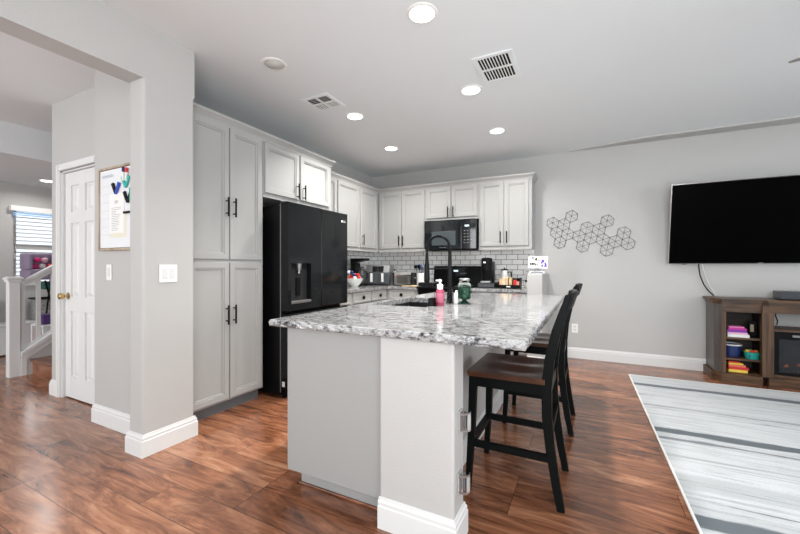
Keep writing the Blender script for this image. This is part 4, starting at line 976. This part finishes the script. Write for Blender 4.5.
# outlets, switches
def plate(name, loc, face, w_, h_, lab, cat, kind):
    t = thing(name, loc, lab, cat)
    x, y, z = loc
    def bx(a0, a1, z0, z1, d0, d1, nm, m):
        mb = MB()
        if face == 'x': mb.box(x+d0, y+a0, z+z0, x+d1, y+a1, z+z1, .0015)
        else: mb.box(x+a0, y-d1, z+z0, x+a1, y-d0, z+z1, .0015)
        return mb.build(nm, m, t)
    bx(-w_/2, w_/2, -h_/2, h_/2, 0, .006, 'plate', WHITE)
    if kind == 'switch2':
        for a in (-.023, .023): bx(a-.016, a+.016, -.033, .033, .006, .009, 'rocker', TRIM)
    elif kind == 'switch1': bx(-.016, .016, -.033, .033, .006, .009, 'rocker', TRIM)
    else:
        for zc in (-.021, .021):
            s_ = bx(-.017, .017, zc-.015, zc+.015, .006, .008, 'socket', TRIM)
            for a in (-.007, .007):
                mb = MB()
                if face == 'x': mb.box(x+.0078, y+a-.001, z+zc-.005, x+.0085, y+a+.001, z+zc+.006)
                else: mb.box(x+a-.001, y-.0085, z+zc-.005, x+a+.001, y-.0078, z+zc+.006)
                mb.build('slot', BLKP, s_)
plate('light_switch', (-2.499, 1.485, 1.157), 'x', .118, .118, 'double white rocker light switch on the wall column', 'light switch', 'switch2')
plate('light_switch', (-3.20, 1.469, 1.160), 'y', .070, .118, 'single white rocker switch below the framed whiteboard', 'light switch', 'switch1')
plate('wall_outlet', (-.155, YB-.001, .393), 'y', .075, .118, 'white outlet low on the back wall behind the bar stools', 'outlet', 'outlet')
plate('wall_outlet', (-3.02+.22, YB-.0105, 1.16), 'y', .075, .118, 'white outlet on the tile backsplash behind the air fryer', 'outlet', 'outlet')
plate('wall_outlet', (-.755, YB-.0105, 1.12), 'y', .075, .118, 'white outlet on the tile at right end of backsplash', 'outlet', 'outlet')

# ------------------------------------------------------------------ framed whiteboard
t = thing('whiteboard', (-3.04, 1.46, 1.3), 'wood-framed whiteboard calendar hanging on the hall wall', 'whiteboard')
bx0, bx1, bz0, bz1 = -3.305, -2.72, 1.322, 1.937
MB().box(bx0+.02, 1.448, bz0+.02, bx1-.02, 1.469, bz1-.02).build('board', mat('board_white', (.78, .80, .82), .15, var=.01), t)
MB().box(bx0, 1.440, bz0, bx0+.016, 1.469, bz1, .002).box(bx1-.016, 1.440, bz0, bx1, 1.469, bz1, .002).box(bx0+.016, 1.440, bz0, bx1-.016, 1.469, bz0+.016, .002).box(bx0+.016, 1.440, bz1-.016, bx1-.016, 1.469, bz1, .002).build('frame', CASEW, t)
mb = MB()
for k in range(9): mb.box(bx0+.05+k*.018, 1.4472, bz1-.075, bx0+.06+k*.018, 1.4479, bz1-.058+.006*(k % 2))
mb.build('heading', mat('blue_grey_ink', (.35, .42, .50), .7, var=.1), t); mb = MB()
for k in range(7): mb.box(bx0+.04, 1.4474, bz1-.14-k*.06, bx0+.16, 1.4479, bz1-.1385-k*.06)
mb.build('ruled_lines', MATS['blue_grey_ink'], t)
t2 = thing('note_paper', (-3.10, 1.44, 1.42), 'white printed list sheet clipped to the whiteboard', 'paper')
pp = MB().box(-3.150, 1.4448, 1.445, -2.955, 1.4468, 1.735).build('sheet', LEAFW, t2)
MB().box(-3.14, 1.4470, 1.415, -2.925, 1.4476, 1.60).build('under_sheet', mat('cream_paper', (.72, .70, .58), .8, var=.02), t2)
mb = MB(); rr = random.Random(2)
for k in range(14): mb.box(-3.12, 1.4442, 1.63-k*.0125, -3.12+.06+.07*rr.random(), 1.4447, 1.6325-k*.0125)
for k in range(4): mb.box(-3.075+.012*k, 1.4442, 1.66+.008*(k % 2), -3.070+.012*k, 1.4447, 1.685)
mb.build('print', INKG, pp)
def clip(x, z, m, lab, rz=0):
    t = thing('spring_clip', (x, 1.43, z), lab, 'clip', 'clips on the whiteboard')
    MB().prism([(x-.010, 1.436, z), (x+.010, 1.436, z), (x-.030, 1.436, z+.085), (x-.056, 1.436, z+.078)], (0, .010, 0)).build('jaw', BLKP if m is not TEAL else m, t)
    MB().prism([(x-.008, 1.434, z), (x+.012, 1.434, z), (x+.062, 1.434, z+.072), (x+.038, 1.434, z+.085)], (0, .009, 0)).build('jaw', m, t)
clip(-3.055, 1.73, mat('cobalt_blue', (.02, .06, .45), .4, var=.05), 'blue and black spring clip above the list sheet')
clip(-2.925, 1.765, TEAL, 'teal spring clip to the right of the blue clip')
clip(-2.90, 1.655, BLKP, 'black spring clip below the teal clip')
for x, z, m, cn in ((-2.945, 1.876, NAVY, 'navy blue'), (-2.905, 1.868, RED, 'red'), (-2.850, 1.72, GREENP, 'green')):
    t = thing('dry_erase_marker', (x, 1.435, z-.06), '%s dry erase marker clinging to the whiteboard top' % cn if z > 1.85 else 'green marker below the red marker on whiteboard', 'marker', 'markers on the whiteboard')
    MB().cyl((x, 1.436, z-.06), (x, 1.436, z), .009, seg=12).build('barrel', LEAFW if z > 1.85 else m, t, True)
    MB().cyl((x, 1.436, z), (x, 1.436, z+.035), .0098, seg=12).build('cap', m, t, True)
o = MB().box(-2.945, 1.432, 1.58, -2.86, 1.447, 1.595, .002).build('magnet_strip', BLKP, loc=(-2.90, 1.44, 1.58)); tag(o, 'small black magnetic strip low on the whiteboard right side', 'magnet')

# ------------------------------------------------------------------ ceiling
LENS = mat('lamp_lens', (1, 1, 1), .5, emit=(1, .98, .95), estr=8)
LENSOFF = mat('lamp_lens_off', (.55, .55, .53), .5, var=.02)
def can(x, y, z, on, lab, power=23, r=.075, spread=125):
    t = thing('ceiling_light', (x, y, z), lab, 'ceiling light', 'recessed lights in the kitchen ceiling')
    MB().lathe([(r, -.008), (r+.018, -.004), (r+.02, -.0005), (r, -.0005)], (x, y, z), 36, ring_only=True).build('trim_ring', WHITE, t, True)
    if on:
        MB().lathe([(r-.001, -.002), (r-.001, -.004), (r*.6, -.0045)], (x, y, z), 36).build('lens', LENS, t, True)
        l = bpy.data.lights.new('downlight', 'AREA'); l.shape = 'DISK'; l.size = 2*r-.01; l.energy = power; l.color = (1, .97, .93); l.spread = math.radians(spread)
        o = bpy.data.objects.new('downlight', l); COL.objects.link(o); o.parent = t; o.location = (0, 0, -.012)
    else:
        MB().lathe([(r-.001, -.001), (r-.01, .0), (r*.7, -.012), (r*.3, -.02), (0, -.022)], (x, y, z), 36).build('lens', LENSOFF, t, True)
can(-.892, 2.037, ZC, 1, 'lit recessed ceiling light nearest the camera')
can(-.900, 3.109, ZC, 1, 'lit recessed ceiling light beside the large square vent')
can(-.909, 4.171, ZC, 1, 'lit recessed ceiling light farthest right, near the back wall', 24, spread=155)
can(-2.103, 3.113, ZC, 1, 'lit recessed ceiling light beside the small vent above the refrigerator', 19, spread=120)
can(-2.26, 4.169, ZC, 1, 'lit recessed ceiling light deepest in the left kitchen corner', 23, spread=150)
can(-2.109, 2.040, ZC, 0, 'unlit round recessed ceiling light above the pantry')
can(-6.70, 2.33, 2.40, 1, 'lit recessed light in the low stair hall ceiling', 7, spread=160)
def vent(x0, y0, x1, y1, n, lab, mode):
    t = thing('ceiling_vent', ((x0+x1)/2, (y0+y1)/2, ZC), lab, 'vent')
    b = .035; z = ZC
    mb = MB().box(x0, y0, z-.008, x0+b, y1, z-.0005, .002).box(x1-b, y0, z-.008, x1, y1, z-.0005, .002).box(x0+b, y0, z-.008, x1-b, y0+b, z-.0005, .002).box(x0+b, y1-b, z-.008, x1-b, y1, z-.0005, .002)
    mb.build('frame', CEIL, t)
    MB().box(x0+b, y0+b, z-.0012, x1-b, y1-b, z-.0005).build('duct', DARKVOID, t)
    X0, X1, Y0, Y1 = x0+b, x1-b, y0+b, y1-b
    if mode == 'return':
        MB().box(X0, (Y0+Y1)/2-.008, z-.009, X1, (Y0+Y1)/2+.008, z-.001).build('crossbar', WHITE, t)
        for k in range(n):
            x = X0+(X1-X0)*(k+.9)/(n+.8)
            MB().prism([(x-.003, Y0, z-.009), (x-.000, Y0, z-.009), (x+.003, Y0, z-.002), (x+.001, Y0, z-.002)], (0, Y1-Y0, 0)).build('slat', WHITE, t)
    else:
        xm, ym = (X0+X1)/2, (Y0+Y1)/2
        MB().box(X0, ym-.006, z-.009, X1, ym+.006, z-.001).box(xm-.006, Y0, z-.009, xm+.006, Y1, z-.001).build('crossbar', WHITE, t)
        for k in range(4):
            y = Y0+(ym-Y0)*(k+.7)/4.2; MB().box(X0, y-.001, z-.005, xm-.006, y+.001, z-.002).build('slat', WHITE, t)
            x = xm+(X1-xm)*(k+.7)/4.2; MB().box(x-.001, Y0, z-.005, x+.001, ym-.006, z-.002).build('slat', WHITE, t)
            x = X0+(xm-X0)*(k+.7)/4.2; MB().box(x-.002, ym+.006, z-.008, x+.008, Y1, z-.002).build('slat', WHITE, t)
            y = ym+(Y1-ym)*(k+.7)/4.2; MB().box(xm+.006, y-.002, z-.008, X1, y+.007, z-.002).build('slat', WHITE, t)
vent(-2.34, 2.58, -2.04, 2.87, 6, 'small multi-direction white ceiling vent above the refrigerator', 'supply')
vent(-.765, 2.645, -.475, 3.055, 9, 'large white slatted ceiling return vent beside the recessed light', 'return')
# ceiling fan
t = thing('ceiling_fan', (1.62, 2.70, ZC), 'grey bladed ceiling fan with one blade tip at right edge', 'ceiling fan')
fc = Vector((1.62, 2.70, 2.41)); FB = mat('fan_blade', (.22, .21, .20), .5, var=.1, vscale=10)
MB().lathe([(.06, 0), (.06, -.03), (.02, -.05), (.013, -.05), (.013, -.22), (.06, -.23), (.10, -.27), (.10, -.34), (.06, -.37)], (fc.x, fc.y, ZC-.0005), 28).build('motor', GREY, t, True)
base_a = math.atan2(2.985-fc.y, 1.06-fc.x)
for k in range(5):
    a = base_a+k*2*PI/5; ca, sa = math.cos(a), math.sin(a)
    mb = MB(); tip = .63; pts = []
    for r_, w_ in ((.16, .03), (.30, .04), (.50, .042), (.60, .038), (tip, .018)): pts.append((r_, w_))
    poly = [(r_, -w_) for r_, w_ in pts]+[(r_, w_) for r_, w_ in reversed(pts)]
    mb.prism([(fc.x+ca*r_-sa*w_, fc.y+sa*r_+ca*w_, fc.z-.004-w_*.25) for r_, w_ in poly], (0, 0, .008))
    mb.build('blade', FB, t)
MB().lathe([(.03, -.37), (.07, -.385), (.09, -.41), (.07, -.45), (.02, -.47)], (fc.x, fc.y, ZC), 28).build('light_bowl', LEAFW, t, True)

# ------------------------------------------------------------------ stair hall
t = thing('newel_post', (-5.60, 1.66, 0), 'white square newel post at the foot of the stairs', 'newel post')
MB().box(-5.645, 1.615, 0, -5.555, 1.705, 1.04, .003).build('post', TRIM, t)
MB().box(-5.668, 1.592, 1.062, -5.532, 1.728, 1.085, .006).box(-5.657, 1.603, 1.036, -5.543, 1.717, 1.063, .005).box(-5.655, 1.605, 1.084, -5.545, 1.715, 1.094, .004).build('cap', TRIM, t)
SL = .68
zc = lambda y: .245+(y-1.70)*SL
t = thing('stair_railing', (-5.60, 2.4, 0), 'white stair railing with square balusters rising from newel post', 'railing')
Ye = 3.6
def bar(zf, h, w_, nm, y0=1.707):
    return MB().prism([(-5.60-w_/2, y0, zf(y0)-h), (-5.60+w_/2, y0, zf(y0)-h), (-5.60+w_/2, y0, zf(y0)), (-5.60-w_/2, y0, zf(y0))], (0, 0, 0), False)
def slope_bar(zf, h, w_, y0=1.707):
    mb = MB(); a = [(-5.60-w_/2, y0, zf(y0)-h), (-5.60+w_/2, y0, zf(y0)-h), (-5.60+w_/2, y0, zf(y0)), (-5.60-w_/2, y0, zf(y0))]
    return mb.prism(a, (0, Ye-y0, SL*(Ye-y0)))
slope_bar(lambda y: zc(y)+.78, .035, .075).build('handrail', TRIM, t)
slope_bar(lambda y: zc(y)+.745, .045, .05).build('sub_rail', TRIM, t)
slope_bar(lambda y: zc(y)+.012, .038, .15).build('rail_cap', TRIM, t)
mb = MB(); mb.prism([(-5.65, 1.707, 0), (-5.65, Ye, 0), (-5.65, Ye, zc(Ye)-.03), (-5.65, 1.707, zc(1.707)-.03)], (.10, 0, 0)); mb.build('knee_wall', WALL, t)
MB().box(-5.655, 1.707, 0, -5.545, 1.755, .20, .002).build('end_post', TRIM, t)
MB().prism([(-5.5495, 1.707, zc(1.707)-.10), (-5.5495, Ye, zc(Ye)-.10), (-5.5495, Ye, zc(Ye)-.028), (-5.5495, 1.707, zc(1.707)-.028)], (.007, 0, 0)).build('stringer_trim', TRIM, t)
y = 1.736
while y < 3.5:
    MB().prism([(-5.617, y-.017, zc(y-.017)+.005), (-5.583, y-.017, zc(y-.017)+.005), (-5.583, y+.017, zc(y+.017)+.005), (-5.617, y+.017, zc(y+.017)+.005)], (0, 0, .70)).build('baluster', TRIM, t); y += .130
t = thing('staircase', (-5.06, 2.6, 0), 'wood staircase with brown treads rising behind the hall wall', 'staircase')
y0 = 1.80; rise, run = .175, .255
for k in range(9):
    z = rise*(k+1)
    MB().box(-5.548, y0+k*run, z-rise if k == 0 else z-rise+.0005, -4.57, y0+k*run+.02, z-.03).build('riser', TREAD, t)
    MB().box(-5.548, y0+k*run-.025, z-.03, -4.57, y0+(k+1)*run+.02, z, .006).build('tread', TREAD, t)

# hall window with blinds
t = thing('window_4', (XF, 2.81, .95), None, None); t['kind'] = 'structure'
mb = MB()
for a in ((2.17, 2.21), (2.78, 2.84), (3.41, 3.45)): mb.box(XF-.09, a[0], .95, XF-.05, a[1], 2.02)
mb.box(XF-.09, 2.17, .95, XF-.05, 3.45, .99).box(XF-.09, 2.17, 1.98, XF-.05, 3.45, 2.02).box(XF-.09, 2.17, 1.46, XF-.05, 3.45, 1.53)
mb.build('window_frame', TRIM, t)
MB().box(XF, 2.12, .93, XF+.03, 3.50, .955).build('window_sill', TRIM, t)
MB().box(XF-.045, 2.18, 1.455, XF-.003, 3.44, 1.53).build('middle_rail', WALL, t)
t = thing('window_blind', (XF+.03, 2.8, .97), 'white slatted window blind in the stair hall', 'window blind')
MB().box(XF+.0, 2.12, 2.00, XF+.07, 3.50, 2.075, .004).build('valance', WHITE, t)
MB().box(XF+.005, 2.16, 1.94, XF+.045, 3.46, 1.955).box(XF+.005, 2.16, 1.965, XF+.045, 3.46, 1.985).build('head_slats', mat('sky_blue_film', (.30, .50, .80), .5, var=.05), t)
mb = MB(); z = 1.92
while z > 1.0:
    if not (1.44 < z < 1.54):
        mb.prism([(XF+.006, 2.17, z), (XF+.046, 2.17, z-.014), (XF+.046, 2.17, z-.011), (XF+.006, 2.17, z+.003)], (0, 1.28, 0))
    z -= .056
mb.build('slats', mat('blind_slat', (.10, .09, .08), .6, var=.03), t)
MB().cyl((XF+.05, 2.80, 1.99), (XF+.05, 2.80, 1.0), .006, seg=6).build('cord', INKG, t)

# play things beyond the railing
t = thing('low_cabinet', (-6.9, 1.9, 0), 'long low white bench cabinet along the stair hall far wall', 'bench')
MB().box(-7.28, .5, .02, -6.97, 3.6, .40).build('body', TRIM, t)
MB().box(-7.28, .48, .40, -6.95, 3.62, .43, .004).build('top', TRIM, t)
def basket(y, x, z, lab):
    t = thing('wire_basket', (x, y, z), lab, 'basket', 'patterned baskets on the low bench')
    MB().box(x-.14, y-.19, z, x+.14, y+.19, z+.30, .01).build('liner', mat('scroll_print', (.32, .32, .32), .8, var=.95, vscale=35), t)
    MB().tube([(x-.15, y-.20, z+.31), (x+.15, y-.20, z+.31), (x+.15, y+.20, z+.31), (x-.15, y+.20, z+.31), (x-.15, y-.20, z+.31)], .012, 6).build('rim', BLK, t)
basket(1.72, -7.12, .432, 'black and white scroll basket left of the newel post')
basket(2.52, -7.12, .432, 'black and white scroll basket right of newel, behind balusters')
t = thing('play_table', (-6.10, 2.35, 0), 'small white two-level play table behind the stair railing', 'table')
MB().box(-6.28, 2.02, .46, -5.93, 2.72, .48, .004).build('tabletop', TRIM, t)
MB().box(-6.26, 2.04, .26, -5.95, 2.70, .28, .004).build('shelf', TRIM, t)
for x in (-6.26, -5.95):
    for y in (2.04, 2.70): MB().box(x-.018, y-.018, 0, x+.018, y+.018, .459).build('leg', TRIM, t)
o = MB().box(-6.24, 2.06, .481, -6.05, 2.62, .60, .01).build('fabric_bin', DPURP, loc=(-6.15, 2.3, .481)); tag(o, 'deep purple fabric bin on top of the small play table', 'bin')
o = MB().box(-6.20, 2.07, .281, -5.98, 2.60, .36, .01).build('toy_tray', RED, loc=(-6.1, 2.3, .281)); tag(o, 'red toy tray on the play table lower shelf behind balusters', 'tray')
t = thing('folding_chair', (-6.60, 2.23, 0), 'lavender high-backed folding seat on crossed black legs by the window', 'chair')
cx, y0, y1 = -6.60, 2.06, 2.40
MB().box(cx-.16, y0, 1.03, cx+.16, y1, 1.165, .02).build('seat', PURPLE, t, True)
MB().box(cx-.16, y0, 1.166, cx-.09, y1, 1.385, .02).build('backrest', PURPLE, t, True)
for y in (y0, y1-.045): MB().box(cx-.088, y, 1.166, cx+.14, y+.045, 1.365, .015).build('armrest', PURPLE, t, True)
for y in (y0+.22, y1-.02): MB().tube([(cx-.13, y, .01), (cx+.13, y, 1.029)], .010, 8).build('leg', BLK, t, True)
for a, b in ((y0+.13, y1), (y1, y0+.13)): MB().tube([(cx+.15, a+.03, .01), (cx+.145, b+.03, 1.02)], .011, 8).build('crossed_leg', BLK, t, True)
MB().box(cx+.0, y0+.16, .90, cx+.12, y1+.02, 1.0, .01).build('hanging_cloth', mat('dark_teal_cloth', (.02, .10, .09), .8, var=.1), t)
PB = ((.10, .040, PINK, 'hot pink plush ball low at left on the lavender seat'), (.125, .125, PINK, 'hot pink plush ball topmost in the lavender seat'), (.175, .045, LEAFW, 'white plush ball in middle of the lavender seat'), (.25, .042, RED, 'red plush ball at right on the lavender seat'), (.20, .125, mat('pale_pink_plush', (.75, .45, .55), .9, var=.1), 'pale pink plush ball above the white one'))
for (dy, dz, m, cn) in PB:
    o = MB().ball((0, 0, 0), .038).build('plush_ball', m, smooth=True); o.location = (cx+.02, y0+dy, 1.166+dz)
    tag(o, cn, 'plush toy', 'plush balls on the lavender seat')
print('done')
